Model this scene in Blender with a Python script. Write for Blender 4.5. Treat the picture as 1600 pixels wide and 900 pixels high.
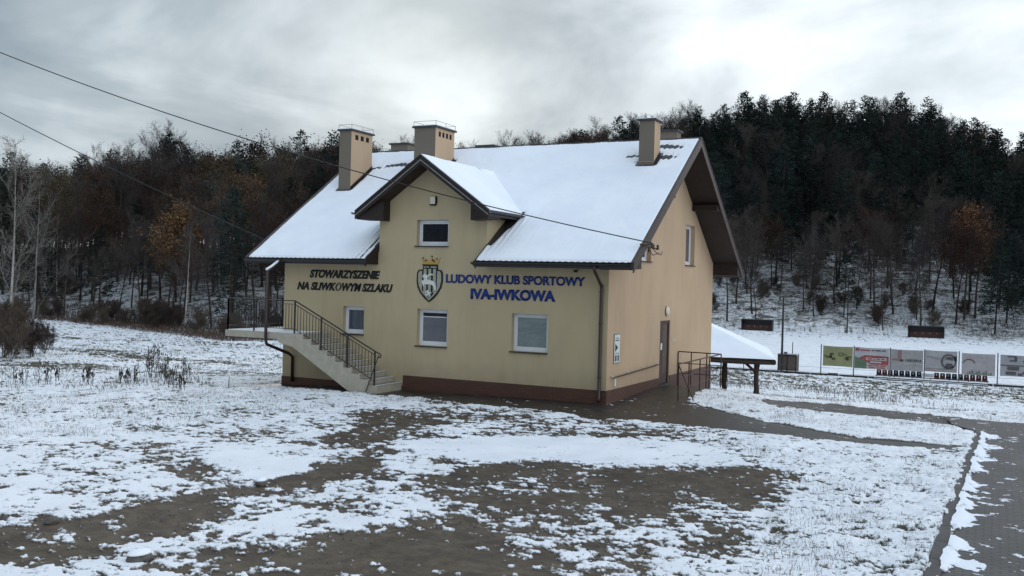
import bpy, bmesh, math, random
import numpy as np
from mathutils import Vector, Matrix
from mathutils.geometry import tessellate_polygon

# ------------------------------------------------------------------ start
for o in list(bpy.data.objects):
    bpy.data.objects.remove(o)
scene = bpy.context.scene
COL = scene.collection
rad = math.radians

# ------------------------------------------------------------------ camera
CAM = (9.9257, -26.1555, 3.4517)
R_ = Vector((0.89476175, 0.44581593, 0.02548638))
U_ = Vector((-0.02559039, -0.00578782, 0.99965576))
F_ = Vector((-0.44580998, 0.89510595, -0.00622989))
cd = bpy.data.cameras.new('camera')
cam = bpy.data.objects.new('camera', cd)
COL.objects.link(cam)
cd.sensor_width = 36
cd.lens = 36 * 1514.415 / 1600
cd.clip_start = 0.2
cd.clip_end = 3000
m = Matrix((R_, U_, -F_)).transposed().to_4x4()
m.translation = Vector(CAM)
cam.matrix_world = m
scene.camera = cam

# ------------------------------------------------------------------ sky, sun, exposure
SUN_DIR = Vector((-0.50, 0.845, 0.245)).normalized()
sun_el = math.asin(SUN_DIR.z)
sun_az = math.atan2(SUN_DIR.x, SUN_DIR.y)
w = bpy.data.worlds.new('World')
scene.world = w
w.use_nodes = True
nt = w.node_tree
nt.nodes.clear()
def wn(t, **k):
    n = nt.nodes.new(t)
    for a, b in k.items():
        setattr(n, a, b)
    return n
def wmath(op, a=None, b=None, clamp=False):
    n = wn('ShaderNodeMath', operation=op, use_clamp=clamp)
    for i, v in enumerate((a, b)):
        if v is None: continue
        if isinstance(v, (int, float)): n.inputs[i].default_value = v
        else: nt.links.new(v, n.inputs[i])
    return n.outputs[0]
sky = wn('ShaderNodeTexSky', sky_type='NISHITA', sun_disc=False)
sky.sun_elevation = sun_el
sky.sun_rotation = sun_az
sky.air_density = 1.2
sky.dust_density = 1.0
bg_sky = wn('ShaderNodeBackground')
bg_sky.inputs[1].default_value = 0.08
nt.links.new(sky.outputs[0], bg_sky.inputs[0])
tc = wn('ShaderNodeTexCoord')
sep = wn('ShaderNodeSeparateXYZ')
nt.links.new(tc.outputs['Generated'], sep.inputs[0])
zz = wmath('ADD', wmath('MAXIMUM', sep.outputs[2], 0.0), 0.24)
ux = wmath('DIVIDE', sep.outputs[0], zz)
uy = wmath('DIVIDE', sep.outputs[1], zz)
cmb = wn('ShaderNodeCombineXYZ')
nt.links.new(ux, cmb.inputs[0]); nt.links.new(uy, cmb.inputs[1]); cmb.inputs[2].default_value = 3.7
nz = wn('ShaderNodeTexNoise')
nz.inputs['Scale'].default_value = 1.5
nz.inputs['Detail'].default_value = 6
nz.inputs['Roughness'].default_value = 0.52
nz.inputs['Distortion'].default_value = 0.35
nt.links.new(cmb.outputs[0], nz.inputs['Vector'])
nz2 = wn('ShaderNodeTexNoise')
nz2.inputs['Scale'].default_value = 5.5
nz2.inputs['Detail'].default_value = 5
nz2.inputs['Roughness'].default_value = 0.5
nt.links.new(tc.outputs['Generated'], nz2.inputs['Vector'])
dotn = wn('ShaderNodeVectorMath', operation='DOT_PRODUCT')
nt.links.new(tc.outputs['Generated'], dotn.inputs[0])
dotn.inputs[1].default_value = (-0.508, 0.833, 0.222)
dd = wmath('MAXIMUM', dotn.outputs['Value'], 0.0)
glow = wmath('POWER', dd, 260.0)
glow2 = wmath('POWER', dd, 60.0)
# cloud brightness: base + billows + bright break where the sun stands, lighter towards +x
b = wmath('MULTIPLY_ADD', nz.outputs['Fac'], 1.22); nt.nodes[-1].inputs[2].default_value = -0.36
b = wmath('ADD', b, wmath('MULTIPLY', nz2.outputs['Fac'], 0.62))
b = wmath('SUBTRACT', b, 0.23)
side = wmath('MULTIPLY', wmath('ADD', sep.outputs[0], 0.50), 0.42)
b = wmath('ADD', b, side)
b = wmath('ADD', b, wmath('MULTIPLY', glow2, 0.0))
lowd = wmath('MULTIPLY', wmath('POWER', wmath('SUBTRACT', 1.0, wmath('MAXIMUM', sep.outputs[2], 0.0)), 14.0), -0.07)
b = wmath('ADD', b, lowd)
back = wmath('MULTIPLY', wmath('MINIMUM', sep.outputs[1], 0.0), 0.16)
b = wmath('ADD', b, back)
ramp = wn('ShaderNodeValToRGB')
e = ramp.color_ramp.elements
e[0].position = 0.0; e[0].color = (0.13, 0.17, 0.205, 1)
e[1].position = 1.0; e[1].color = (0.86, 0.89, 0.90, 1)
for p, c in ((0.28, (0.235, 0.275, 0.305, 1)), (0.5, (0.40, 0.445, 0.475, 1)), (0.72, (0.61, 0.655, 0.685, 1))):
    q = e.new(p); q.color = c
nt.links.new(b, ramp.inputs[0])
gl = wn('ShaderNodeMix', data_type='RGBA', blend_type='ADD')
gl.inputs[0].default_value = 1.0
glc = wn('ShaderNodeMix', data_type='RGBA')
glc.inputs[6].default_value = (0, 0, 0, 1)
glc.inputs[7].default_value = (0.07, 0.07, 0.06, 1)
nt.links.new(glow, glc.inputs[0])
nt.links.new(ramp.outputs[0], gl.inputs[6]); nt.links.new(glc.outputs[2], gl.inputs[7])
bg_cl = wn('ShaderNodeBackground')
bg_cl.inputs[1].default_value = 1.0
zen = wn('ShaderNodeMapRange'); zen.inputs[1].default_value = 0.30; zen.inputs[2].default_value = 0.75
nt.links.new(sep.outputs[2], zen.inputs[0])
tint = wn('ShaderNodeMix', data_type='RGBA', blend_type='MULTIPLY')
nt.links.new(zen.outputs[0], tint.inputs[0]); nt.links.new(gl.outputs[2], tint.inputs[6]); tint.inputs[7].default_value = (0.92, 1.0, 1.15, 1)
nt.links.new(tint.outputs[2], bg_cl.inputs[0])
mx = wn('ShaderNodeMixShader')
mx.inputs[0].default_value = 0.985
nt.links.new(bg_sky.outputs[0], mx.inputs[1]); nt.links.new(bg_cl.outputs[0], mx.inputs[2])
out = wn('ShaderNodeOutputWorld')
nt.links.new(mx.outputs[0], out.inputs[0])

sd = bpy.data.lights.new('sun', 'SUN')
sd.energy = 0.55
sd.angle = rad(25)
sd.color = (1.0, 0.96, 0.90)
sun = bpy.data.objects.new('sun', sd)
COL.objects.link(sun)
sun.rotation_euler = SUN_DIR.to_track_quat('Z', 'Y').to_euler()
scene.view_settings.view_transform = 'Standard'
scene.view_settings.look = 'None'
scene.view_settings.gamma = 1
scene.view_settings.use_curve_mapping = False
scene.view_settings.exposure = 0.93

# ------------------------------------------------------------------ materials
class NT:
    def __init__(s, name, rough=0.8, spec=0.3):
        s.m = bpy.data.materials.new(name); s.m.use_nodes = True
        s.t = s.m.node_tree; s.p = s.t.nodes['Principled BSDF']
        s.p.inputs['Roughness'].default_value = rough
        s.p.inputs['Specular IOR Level'].default_value = spec
    def n(s, t, **k):
        x = s.t.nodes.new(t)
        for a, b in k.items(): setattr(x, a, b)
        return x
    def l(s, a, b): s.t.links.new(a, b)
    def coord(s, kind='Object', scale=(1, 1, 1)):
        c = s.n('ShaderNodeTexCoord'); mp = s.n('ShaderNodeMapping')
        mp.inputs['Scale'].default_value = scale
        s.l(c.outputs[kind], mp.inputs[0]); return mp.outputs[0]
    def noise(s, v, sc, det=4, ro=0.55, dist=0):
        x = s.n('ShaderNodeTexNoise'); s.l(v, x.inputs['Vector'])
        x.inputs['Scale'].default_value = sc; x.inputs['Detail'].default_value = det
        x.inputs['Roughness'].default_value = ro; x.inputs['Distortion'].default_value = dist
        return x.outputs['Fac']
    def mth(s, op, a=None, b=None, c=None, clamp=False):
        x = s.n('ShaderNodeMath', operation=op, use_clamp=clamp)
        for i, v in enumerate((a, b, c)):
            if v is None: continue
            if isinstance(v, (int, float)): x.inputs[i].default_value = v
            else: s.l(v, x.inputs[i])
        return x.outputs[0]
    def mix(s, f, a, b):
        x = s.n('ShaderNodeMix', data_type='RGBA')
        for i, v in ((0, f), (6, a), (7, b)):
            if isinstance(v, (int, float)): x.inputs[i].default_value = v
            elif isinstance(v, tuple): x.inputs[i].default_value = (*v[:3], 1)
            else: s.l(v, x.inputs[i])
        return x.outputs[2]
    def ramp(s, f, lo, hi):
        x = s.n('ShaderNodeMapRange'); x.inputs[1].default_value = lo; x.inputs[2].default_value = hi
        s.l(f, x.inputs[0]); return x.outputs[0]
    def col(s, v):
        if isinstance(v, tuple): s.p.inputs['Base Color'].default_value = (*v[:3], 1)
        else: s.l(v, s.p.inputs['Base Color'])
    def bump(s, h, st=0.3, d=0.01):
        x = s.n('ShaderNodeBump'); x.inputs['Strength'].default_value = st; x.inputs['Distance'].default_value = d
        s.l(h, x.inputs['Height']); s.l(x.outputs[0], s.p.inputs['Normal'])

def simple(name, c, rough=0.7, var=0.18, sc=6, bump=0.0, spec=0.3, metal=0):
    s = NT(name, rough, spec)
    v = s.coord()
    n = s.noise(v, sc, 5)
    lo = tuple(x * (1 - var) for x in c); hi = tuple(min(1, x * (1 + var)) for x in c)
    s.col(s.mix(s.ramp(n, 0.3, 0.7), lo, hi))
    s.p.inputs['Metallic'].default_value = metal
    if bump: s.bump(s.noise(v, sc * 12, 3), bump, 0.01)
    return s.m

def mat_stucco(name, c, dirt=(0.10, 0.09, 0.07)):
    s = NT(name, 0.92, 0.15)
    v = s.coord()
    n1 = s.noise(v, 0.5, 5); n2 = s.noise(v, 45, 3)
    base = s.mix(s.ramp(n1, 0.3, 0.7), tuple(x * 0.95 for x in c), tuple(x * 1.05 for x in c))
    vs = s.coord(scale=(1.3, 1.3, 0.30))
    st = s.noise(vs, 1.0, 6, 0.62, 0.6)
    base = s.mix(s.mth('MULTIPLY', s.ramp(st, 0.48, 0.80), 0.16), base, dirt)
    # rain splash band close to the plinth
    g = s.n('ShaderNodeTexCoord'); sp = s.n('ShaderNodeSeparateXYZ'); s.l(g.outputs['Object'], sp.inputs[0])
    sp2 = s.mth('MULTIPLY', s.ramp(sp.outputs[2], 1.0, 0.3), s.mth('MULTIPLY', s.noise(v, 2.2, 5), 0.45))
    base = s.mix(sp2, base, dirt)
    s.col(base)
    s.bump(n2, 0.35, 0.004)
    return s.m

M = {}
M['wall'] = mat_stucco('cream_render', (0.440, 0.362, 0.232))
M['wall_lit'] = mat_stucco('lit_cream_render', (0.460, 0.332, 0.222))  # render on the right-hand sides, warm light from the brighter sky put into its colour
M['chimney_shaded'] = mat_stucco('shaded_render', (0.17, 0.145, 0.118))  # chimney render darkened: shade of the fronts put into the colour
def mat_plinth():
    s = NT('brown_clinker', 0.55, 0.4)
    v = s.coord()
    br = s.n('ShaderNodeTexBrick')
    # bricks must run along both walls: use x+y as the running coordinate
    sp = s.n('ShaderNodeSeparateXYZ'); s.l(v, sp.inputs[0])
    cb = s.n('ShaderNodeCombineXYZ'); s.l(s.mth('ADD', sp.outputs[0], sp.outputs[1]), cb.inputs[0]); s.l(sp.outputs[2], cb.inputs[1])
    s.l(cb.outputs[0], br.inputs['Vector'])
    br.inputs['Scale'].default_value = 1; br.inputs['Brick Width'].default_value = 0.26; br.inputs['Row Height'].default_value = 0.075
    br.inputs['Mortar Size'].default_value = 0.006
    br.inputs['Color1'].default_value = (0.100, 0.036, 0.020, 1); br.inputs['Color2'].default_value = (0.075, 0.028, 0.017, 1)
    br.inputs['Mortar'].default_value = (0.035, 0.025, 0.02, 1)
    n = s.noise(v, 3, 4)
    s.col(s.mix(s.mth('MULTIPLY', n, 0.5), br.outputs[0], (0.05, 0.03, 0.022)))
    s.bump(br.outputs['Fac'], -0.5, 0.006)
    return s.m
M['plinth'] = mat_plinth()
M['brown_dark'] = simple('dark_brown_wood', (0.022, 0.014, 0.012), 0.5, 0.3, 8)
M['brown_edge'] = simple('brown_bargeboard', (0.060, 0.042, 0.038), 0.45, 0.2, 5)
M['metal_dark'] = simple('dark_gutter_metal', (0.016, 0.015, 0.017), 0.35, 0.2, 6, spec=0.5)
M['pipe_brown'] = simple('brown_pipe', (0.028, 0.012, 0.009), 0.4, 0.25, 6, spec=0.5)
M['tile'] = simple('dark_metal_roof_tile', (0.03, 0.026, 0.026), 0.4, 0.35, 9)
M['white_pvc'] = simple('white_window_frame', (0.62, 0.64, 0.66), 0.4, 0.05, 3)
M['sill'] = simple('dark_window_sill', (0.02, 0.018, 0.018), 0.4, 0.2, 5)
M['iron'] = simple('dark_iron', (0.014, 0.012, 0.012), 0.45, 0.3, 9, spec=0.5)
M['iron_rust'] = simple('brown_painted_iron', (0.055, 0.030, 0.022), 0.5, 0.35, 12)
M['concrete'] = simple('cream_concrete', (0.36, 0.33, 0.27), 0.85, 0.14, 5, 0.2)
M['cap'] = simple('chimney_cap', (0.05, 0.05, 0.055), 0.6, 0.3, 8)
M['hole'] = simple('vent_hole', (0.012, 0.01, 0.009), 0.9, 0.2, 8)
M['blue'] = simple('blue_lettering', (0.006, 0.028, 0.17), 0.5, 0.1, 4)
M['black'] = simple('black_lettering', (0.010, 0.012, 0.013), 0.5, 0.1, 4)
M['gold'] = simple('gold_paint', (0.42, 0.27, 0.055), 0.5, 0.12, 12)
M['emblem_grey'] = simple('emblem_grey', (0.30, 0.30, 0.235), 0.6, 0.12, 12)
M['emblem_white'] = simple('emblem_white', (0.60, 0.61, 0.58), 0.6, 0.08, 12)
M['cabin_wood'] = simple('weathered_cabin_wood', (0.05, 0.04, 0.033), 0.85, 0.3, 5)
M['door'] = simple('brown_door', (0.045, 0.024, 0.018), 0.45, 0.25, 5)
M['door_pale'] = simple('brown_grey_door_panel', (0.085, 0.058, 0.042), 0.5, 0.2, 5)
M['lamp'] = simple('opal_lamp_cover', (0.62, 0.58, 0.48), 0.35, 0.05, 4)
M['zinc'] = simple('zinc_flashing', (0.30, 0.31, 0.32), 0.4, 0.15, 6, metal=0.4)
M['post_wood'] = simple('dark_log_post', (0.035, 0.024, 0.02), 0.8, 0.4, 7, 0.4)
M['steel'] = simple('grey_steel_post', (0.10, 0.11, 0.12), 0.45, 0.2, 6)
M['seat_red'] = simple('red_plastic', (0.10, 0.018, 0.018), 0.45, 0.15, 6)
M['seat_navy'] = simple('navy_plastic', (0.010, 0.016, 0.035), 0.45, 0.15, 6)
M['stone'] = simple('grey_brown_stone', (0.10, 0.09, 0.08), 0.8, 0.35, 9, 0.4)
M['ochre'] = simple('ochre_post', (0.20, 0.12, 0.05), 0.8, 0.3, 7)
M['dug_dark'] = simple('dark_dugout_sheet', (0.034, 0.032, 0.034), 0.5, 0.25, 4)
M['dug_red'] = simple('dark_red_panel', (0.075, 0.035, 0.03), 0.5, 0.25, 4)
M['kerb'] = simple('wet_concrete_kerb', (0.055, 0.050, 0.046), 0.55, 0.3, 9, 0.35)
M['wire'] = simple('black_cable', (0.012, 0.012, 0.013), 0.5, 0.1, 4)
M['weed'] = simple('dry_dark_weed', (0.045, 0.035, 0.028), 0.9, 0.4, 6)
M['grass'] = simple('frosted_dark_grass', (0.16, 0.15, 0.125), 0.9, 0.45, 3)

def mat_glass(name, c, curtain=None):
    s = NT(name, 0.06, 0.6)
    v = s.coord()
    if curtain:
        vs = s.coord(scale=curtain[2])
        n = s.noise(vs, 9, 4, 0.6, 0.4)
        base = s.mix(s.ramp(n, 0.35, 0.7), curtain[0], curtain[1])
        n2 = s.noise(v, 1.7, 3)
        base = s.mix(s.mth('MULTIPLY', n2, 0.5), base, c)
        s.col(base)
    else:
        s.col(s.mix(s.ramp(s.noise(v, 5, 3), 0.45, 0.75), c, tuple(x * 2.4 for x in c)))
    return s.m
M['glass_dark'] = mat_glass('dark_glass', (0.004, 0.005, 0.008))
M['glass_dark'].node_tree.nodes['Principled BSDF'].inputs['Specular IOR Level'].default_value = .25
M['glass_blue'] = mat_glass('lace_curtain_glass', (0.02, 0.03, 0.05), ((0.025, 0.035, 0.05), (0.07, 0.09, 0.115), (1.6, 1, 0.3)))
M['glass_grey'] = mat_glass('grey_blind_glass', (0.05, 0.055, 0.07), ((0.085, 0.09, 0.10), (0.12, 0.125, 0.14), (0.4, 1, 0.8)))
M['glass_green'] = mat_glass('pale_curtain_glass', (0.09, 0.12, 0.12), ((0.13, 0.17, 0.165), (0.20, 0.245, 0.235), (0.35, 1, 0.9)))

SNOW = (0.80, 0.83, 0.87)
def mat_snow():
    s = NT('roof_snow', 0.75, 0.2)
    v = s.coord()
    n = s.noise(v, 0.7, 5)
    s.col(s.mix(s.ramp(n, 0.3, 0.7), (0.74, 0.78, 0.83), (0.83, 0.86, 0.89)))
    s.bump(s.mth('ADD', s.noise(v, 18, 4), s.noise(v, 3, 3)), 0.25, 0.015)
    return s.m
M['snow'] = mat_snow()

def mat_ground():
    s = NT('snow_patched_ground', 0.85, 0.2)
    g = s.n('ShaderNodeNewGeometry')
    pos = g.outputs['Position']
    a = s.n('ShaderNodeAttribute', attribute_name='snow')
    z = s.n('ShaderNodeAttribute', attribute_name='zone')
    fine = s.noise(pos, 26, 3, 0.6)
    mid = s.noise(pos, 7.5, 3, 0.6)
    f = s.mth('ADD', a.outputs['Fac'], s.mth('MULTIPLY', s.mth('SUBTRACT', fine, 0.5), 0.9))
    f = s.mth('ADD', f, s.mth('MULTIPLY', s.mth('SUBTRACT', mid, 0.5), 0.4))
    wd = s.n('ShaderNodeAttribute', attribute_name='wood').outputs['Fac']
    gz = s.mth('SUBTRACT', 1.0, z.outputs['Fac'], clamp=True)
    mpf = s.n('ShaderNodeMapping'); mpf.inputs['Scale'].default_value = (1, .8, 1); s.l(pos, mpf.inputs[0])
    speck = s.ramp(s.noise(mpf.outputs[0], 15, 4, .75, .5), .50, .66)
    tuft = s.ramp(s.noise(pos, 1.3, 4, .6), .36, .66)
    amt = s.mth('MULTIPLY_ADD', gz, .50, .50)
    f = s.mth('SUBTRACT', f, s.mth('MULTIPLY', s.mth('MULTIPLY', speck, s.mth('MULTIPLY_ADD', tuft, .8, .25)), amt))
    mp = s.n('ShaderNodeMapping'); mp.inputs['Scale'].default_value = (1, 1, 2.2); s.l(pos, mp.inputs[0])
    wn_ = s.mth('ADD', s.mth('MULTIPLY', s.mth('SUBTRACT', s.noise(mp.outputs[0], .55, 5, .7, .8), .5), 2.6), s.mth('MULTIPLY', s.mth('SUBTRACT', s.noise(mp.outputs[0], 2.6, 3, .7), .5), 1.5))
    f = s.mth('ADD', f, s.mth('MULTIPLY', wn_, wd))
    fac = s.ramp(f, 0.30, 0.70)
    big = s.noise(pos, 0.9, 4)
    mud = s.mix(s.ramp(s.noise(pos, 4.0, 6, 0.65), 0.3, 0.7), (0.038, 0.027, 0.018), (0.118, 0.090, 0.058))
    mud = s.mix(s.mth('MULTIPLY', s.ramp(s.noise(pos, 45, 3, 0.7), 0.55, 0.75), 0.5), mud, (0.17, 0.155, 0.13))
    mud = s.mix(s.mth('MULTIPLY', s.ramp(s.noise(pos, 1.1, 5, .6, .5), .46, .62), .55), mud, (0.028, 0.020, 0.014))
    mud = s.mix(s.mth('MULTIPLY', s.ramp(s.noise(pos, 2.3, 6, .7, .8), .56, .70), .45), mud, (0.15, 0.125, 0.092))
    grs = s.mix(s.ramp(s.noise(pos, 14, 4, 0.7), 0.35, 0.7), (0.03, 0.03, 0.02), (0.115, 0.10, 0.062))
    tar = s.mix(s.ramp(s.noise(pos, 2.2, 6, 0.65), 0.3, 0.7), (0.017, 0.014, 0.012), (0.050, 0.042, 0.034))
    bare = s.mix(s.mth('MULTIPLY', z.outputs['Fac'], 1.0, clamp=True), grs, mud)
    bare = s.mix(s.mth('SUBTRACT', z.outputs['Fac'], 1.0, clamp=True), bare, tar)
    sn = s.mix(s.ramp(big, 0.3, 0.7), (0.72, 0.745, 0.765), (0.83, 0.845, 0.86))
    s.col(s.mix(fac, bare, sn))
    rg = s.n('ShaderNodeMapRange'); s.l(z.outputs['Fac'], rg.inputs[0]); rg.inputs[1].default_value = 0.6; rg.inputs[2].default_value = 2
    rg.inputs[3].default_value = 0.85; rg.inputs[4].default_value = 0.38
    rr = s.n('ShaderNodeMix', data_type='FLOAT'); s.l(fac, rr.inputs[0]); s.l(rg.outputs[0], rr.inputs[2]); rr.inputs[3].default_value = 0.75
    s.l(rr.outputs[0], s.p.inputs['Roughness'])
    h = s.mth('ADD', s.mth('MULTIPLY', fac, 0.9), s.mth('MULTIPLY', s.noise(pos, 30, 4, 0.7), 0.55))
    s.bump(h, 0.6, 0.035)
    return s.m
M['ground'] = mat_ground()

def mat_paver():
    s = NT('block_paving', 0.5, 0.3)
    g = s.n('ShaderNodeNewGeometry'); pos = g.outputs['Position']
    a = s.n('ShaderNodeAttribute', attribute_name='snow')
    br = s.n('ShaderNodeTexBrick')
    s.l(pos, br.inputs['Vector'])
    br.inputs['Scale'].default_value = 1; br.inputs['Brick Width'].default_value = 0.21; br.inputs['Row Height'].default_value = 0.105
    br.inputs['Mortar Size'].default_value = 0.017
    br.inputs['Color1'].default_value = (0.066, 0.055, 0.047, 1); br.inputs['Color2'].default_value = (0.048, 0.041, 0.036, 1)
    br.inputs['Mortar'].default_value = (0.012, 0.011, 0.010, 1)
    n = s.noise(pos, 0.8, 6, 0.6)
    c = s.mix(s.mth('MULTIPLY', s.ramp(n, 0.46, 0.75), 0.35), br.outputs[0], (0.095, 0.082, 0.068))
    c = s.mix(s.mth('MULTIPLY', s.ramp(s.noise(pos, 0.45, 4), 0.5, 0.7), 0.4), c, (0.035, 0.032, 0.03))
    f = s.mth('ADD', a.outputs['Fac'], s.mth('MULTIPLY', s.mth('SUBTRACT', s.noise(pos, 16, 4, 0.65), 0.5), 0.8))
    fac = s.ramp(f, 0.44, 0.56)
    s.col(s.mix(fac, c, (0.78, 0.81, 0.85)))
    h = s.mth('ADD', s.mth('MULTIPLY', br.outputs['Fac'], -0.35), s.mth('MULTIPLY', fac, 1.3))
    s.bump(h, 0.6, 0.015)
    rr = s.n('ShaderNodeMix', data_type='FLOAT'); s.l(fac, rr.inputs[0]); s.l(s.mth('MULTIPLY_ADD', n, 0.5, 0.2), rr.inputs[2]); rr.inputs[3].default_value = 0.75
    s.l(rr.outputs[0], s.p.inputs['Roughness'])
    return s.m
M['paver'] = mat_paver()

def mat_foliage(name, c1, c2, sc=0.8, rough=0.85):
    s = NT(name, rough, 0.12)
    v = s.coord()
    oi = s.n('ShaderNodeObjectInfo')
    n = s.noise(v, sc, 4, 0.65)
    c = s.mix(s.ramp(n, 0.3, 0.7), c1, c2)
    hs = s.n('ShaderNodeHueSaturation'); s.l(c, hs.inputs['Color'])
    s.l(s.mth('MULTIPLY_ADD', oi.outputs['Random'], 0.8, 0.6), hs.inputs['Value'])
    s.l(s.mth('MULTIPLY_ADD', oi.outputs['Random'], 0.05, 0.475), hs.inputs['Hue'])
    s.col(hs.outputs[0])
    return s.m
M['pine'] = mat_foliage('dark_pine_needles', (0.014, 0.023, 0.021), (0.029, 0.045, 0.038))  # needles lightened and blued: distance haze put into the colour
M['twig'] = mat_foliage('brown_grey_twigs', (0.040, 0.033, 0.031), (0.075, 0.062, 0.056))
M['bark'] = mat_foliage('dark_bark', (0.028, 0.023, 0.020), (0.07, 0.058, 0.048), 2.5)
M['rust'] = mat_foliage('rust_brown_leaves', (0.038, 0.023, 0.016), (0.072, 0.040, 0.024))
M['amber'] = mat_foliage('amber_leaves', (0.11, 0.060, 0.026), (0.23, 0.13, 0.055))
M['olive'] = mat_foliage('olive_brown_leaves', (0.05, 0.038, 0.02), (0.085, 0.062, 0.03))
M['birch'] = mat_foliage('pale_birch_bark', (0.22, 0.20, 0.18), (0.40, 0.38, 0.36), 3)
M['birch_mid'] = mat_foliage('grey_birch_branches', (0.075, 0.067, 0.06), (0.15, 0.138, 0.127), 3)
M['scrub'] = mat_foliage('tawny_dry_grass', (0.075, 0.055, 0.040), (0.15, 0.11, 0.08))
M['shrub'] = mat_foliage('reddish_brush', (0.055, 0.043, 0.037), (0.11, 0.083, 0.066))

# ------------------------------------------------------------------ helpers
def tag(o, label=None, cat=None, group=None, kind=None):
    if label: o['label'] = label
    if cat: o['category'] = cat
    if group: o['group'] = group
    if kind: o['kind'] = kind
    return o
def empty(name, loc=(0, 0, 0), label=None, cat=None, group=None, rz=0):
    o = bpy.data.objects.new(name, None)
    o.location = loc; o.rotation_euler = (0, 0, rz)
    o.empty_display_size = 0.3
    COL.objects.link(o)
    return tag(o, label, cat, group)
class MB:
    def __init__(s): s.v = []; s.f = []; s.mi = []; s.cur = 0
    def add(s, vs, fs):
        n = len(s.v); s.v += [tuple(p) for p in vs]
        s.f += [tuple(i + n for i in f) for f in fs]; s.mi += [s.cur] * len(fs)
        return s
    def box(s, a, b):
        x0, y0, z0 = (min(a[i], b[i]) for i in range(3)); x1, y1, z1 = (max(a[i], b[i]) for i in range(3))
        return s.add([(x0, y0, z0), (x1, y0, z0), (x1, y1, z0), (x0, y1, z0), (x0, y0, z1), (x1, y0, z1), (x1, y1, z1), (x0, y1, z1)],
                     [(0, 3, 2, 1), (4, 5, 6, 7), (0, 1, 5, 4), (1, 2, 6, 5), (2, 3, 7, 6), (3, 0, 4, 7)])
    def hexa(s, bot, top):
        return s.add(list(bot) + list(top), [(0, 3, 2, 1), (4, 5, 6, 7), (0, 1, 5, 4), (1, 2, 6, 5), (2, 3, 7, 6), (3, 0, 4, 7)])
    def tube(s, pts, r, n=8, cap=True):
        pts = [Vector(p) for p in pts]
        rs = r if isinstance(r, (list, tuple)) else [r] * len(pts)
        base = len(s.v); fs = []; vs = []
        ref = None
        for i, p in enumerate(pts):
            d = (pts[min(i + 1, len(pts) - 1)] - pts[max(i - 1, 0)]).normalized()
            if ref is None:
                ref = d.orthogonal().normalized()
            ref = (ref - d * ref.dot(d)).normalized()
            q = d.cross(ref)
            for k in range(n):
                a = 2 * math.pi * (k + .5) / n
                vs.append(p + (ref * math.cos(a) + q * math.sin(a)) * rs[i])
        for i in range(len(pts) - 1):
            for k in range(n):
                fs.append((i * n + k, i * n + (k + 1) % n, (i + 1) * n + (k + 1) % n, (i + 1) * n + k))
        if cap:
            fs.append(tuple(range(n))[::-1]); fs.append(tuple((len(pts) - 1) * n + k for k in range(n)))
        return s.add(vs, fs)
    def bar(s, a, b, w, h=None):
        """square bar from a to b"""
        h = h or w
        a = Vector(a); b = Vector(b); d = (b - a).normalized()
        up = Vector((0, 0, 1)) if abs(d.z) < 0.95 else Vector((0, 1, 0))
        x = d.cross(up).normalized() * (w / 2); y = x.cross(d).normalized() * (h / 2)
        return s.hexa([a - x - y, a + x - y, a + x + y, a - x + y], [b - x - y, b + x - y, b + x + y, b - x + y])
    def poly(s, pts, holes, fn, depth=None):
        """flat polygon with holes; fn maps (u,v,d) to xyz; depth extrudes the outline"""
        loops = [[(p[0], p[1], 0) for p in pts]] + [[(p[0], p[1], 0) for p in h] for h in holes]
        flat = [p for l in loops for p in l]
        tris = tessellate_polygon([[Vector(p) for p in l] for l in loops])
        s.add([fn(p[0], p[1], 0) for p in flat], [tuple(t) for t in tris])
        if depth is not None:
            s.add([fn(p[0], p[1], depth) for p in flat], [tuple(t)[::-1] for t in tris])
            for l in loops:
                k = len(l)
                s.add([fn(p[0], p[1], 0) for p in l] + [fn(p[0], p[1], depth) for p in l],
                      [(i, (i + 1) % k, k + (i + 1) % k, k + i) for i in range(k)])
        return s
    def build(s, name, mat, parent=None, smooth=False, fix=True, bevel=0):
        me = bpy.data.meshes.new(name)
        me.from_pydata(s.v, [], s.f)
        mats = mat if isinstance(mat, (list, tuple)) else [mat]
        for q in mats: me.materials.append(q)
        if len(mats) > 1: me.polygons.foreach_set('material_index', s.mi)
        if fix:
            bm = bmesh.new(); bm.from_mesh(me)
            bmesh.ops.recalc_face_normals(bm, faces=bm.faces)
            bm.to_mesh(me); bm.free()
        if smooth: me.polygons.foreach_set('use_smooth', [True] * len(me.polygons))
        me.update()
        o = bpy.data.objects.new(name, me); COL.objects.link(o)
        if parent: o.parent = parent
        if bevel:
            b_ = o.modifiers.new('bevel', 'BEVEL'); b_.width = bevel; b_.segments = 2; b_.limit_method = 'ANGLE'
        return o
def each(mb, name, mat, parent=None, **k):
    """one object per loose piece of the collected shape"""
    par = list(range(len(mb.v)))
    def find(i):
        while par[i] != i: par[i] = par[par[i]]; i = par[i]
        return i
    for f in mb.f:
        a = find(f[0])
        for q in f[1:]: par[find(q)] = a
    groups = {}
    for f in mb.f: groups.setdefault(find(f[0]), []).append(f)
    res = []
    for fs in groups.values():
        ids = sorted({i for f in fs for i in f}); mp = {j: i for i, j in enumerate(ids)}
        q = MB(); q.add([mb.v[i] for i in ids], [tuple(mp[i] for i in f) for f in fs]); res.append(q.build(name, mat, parent, **k))
    return res
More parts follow.
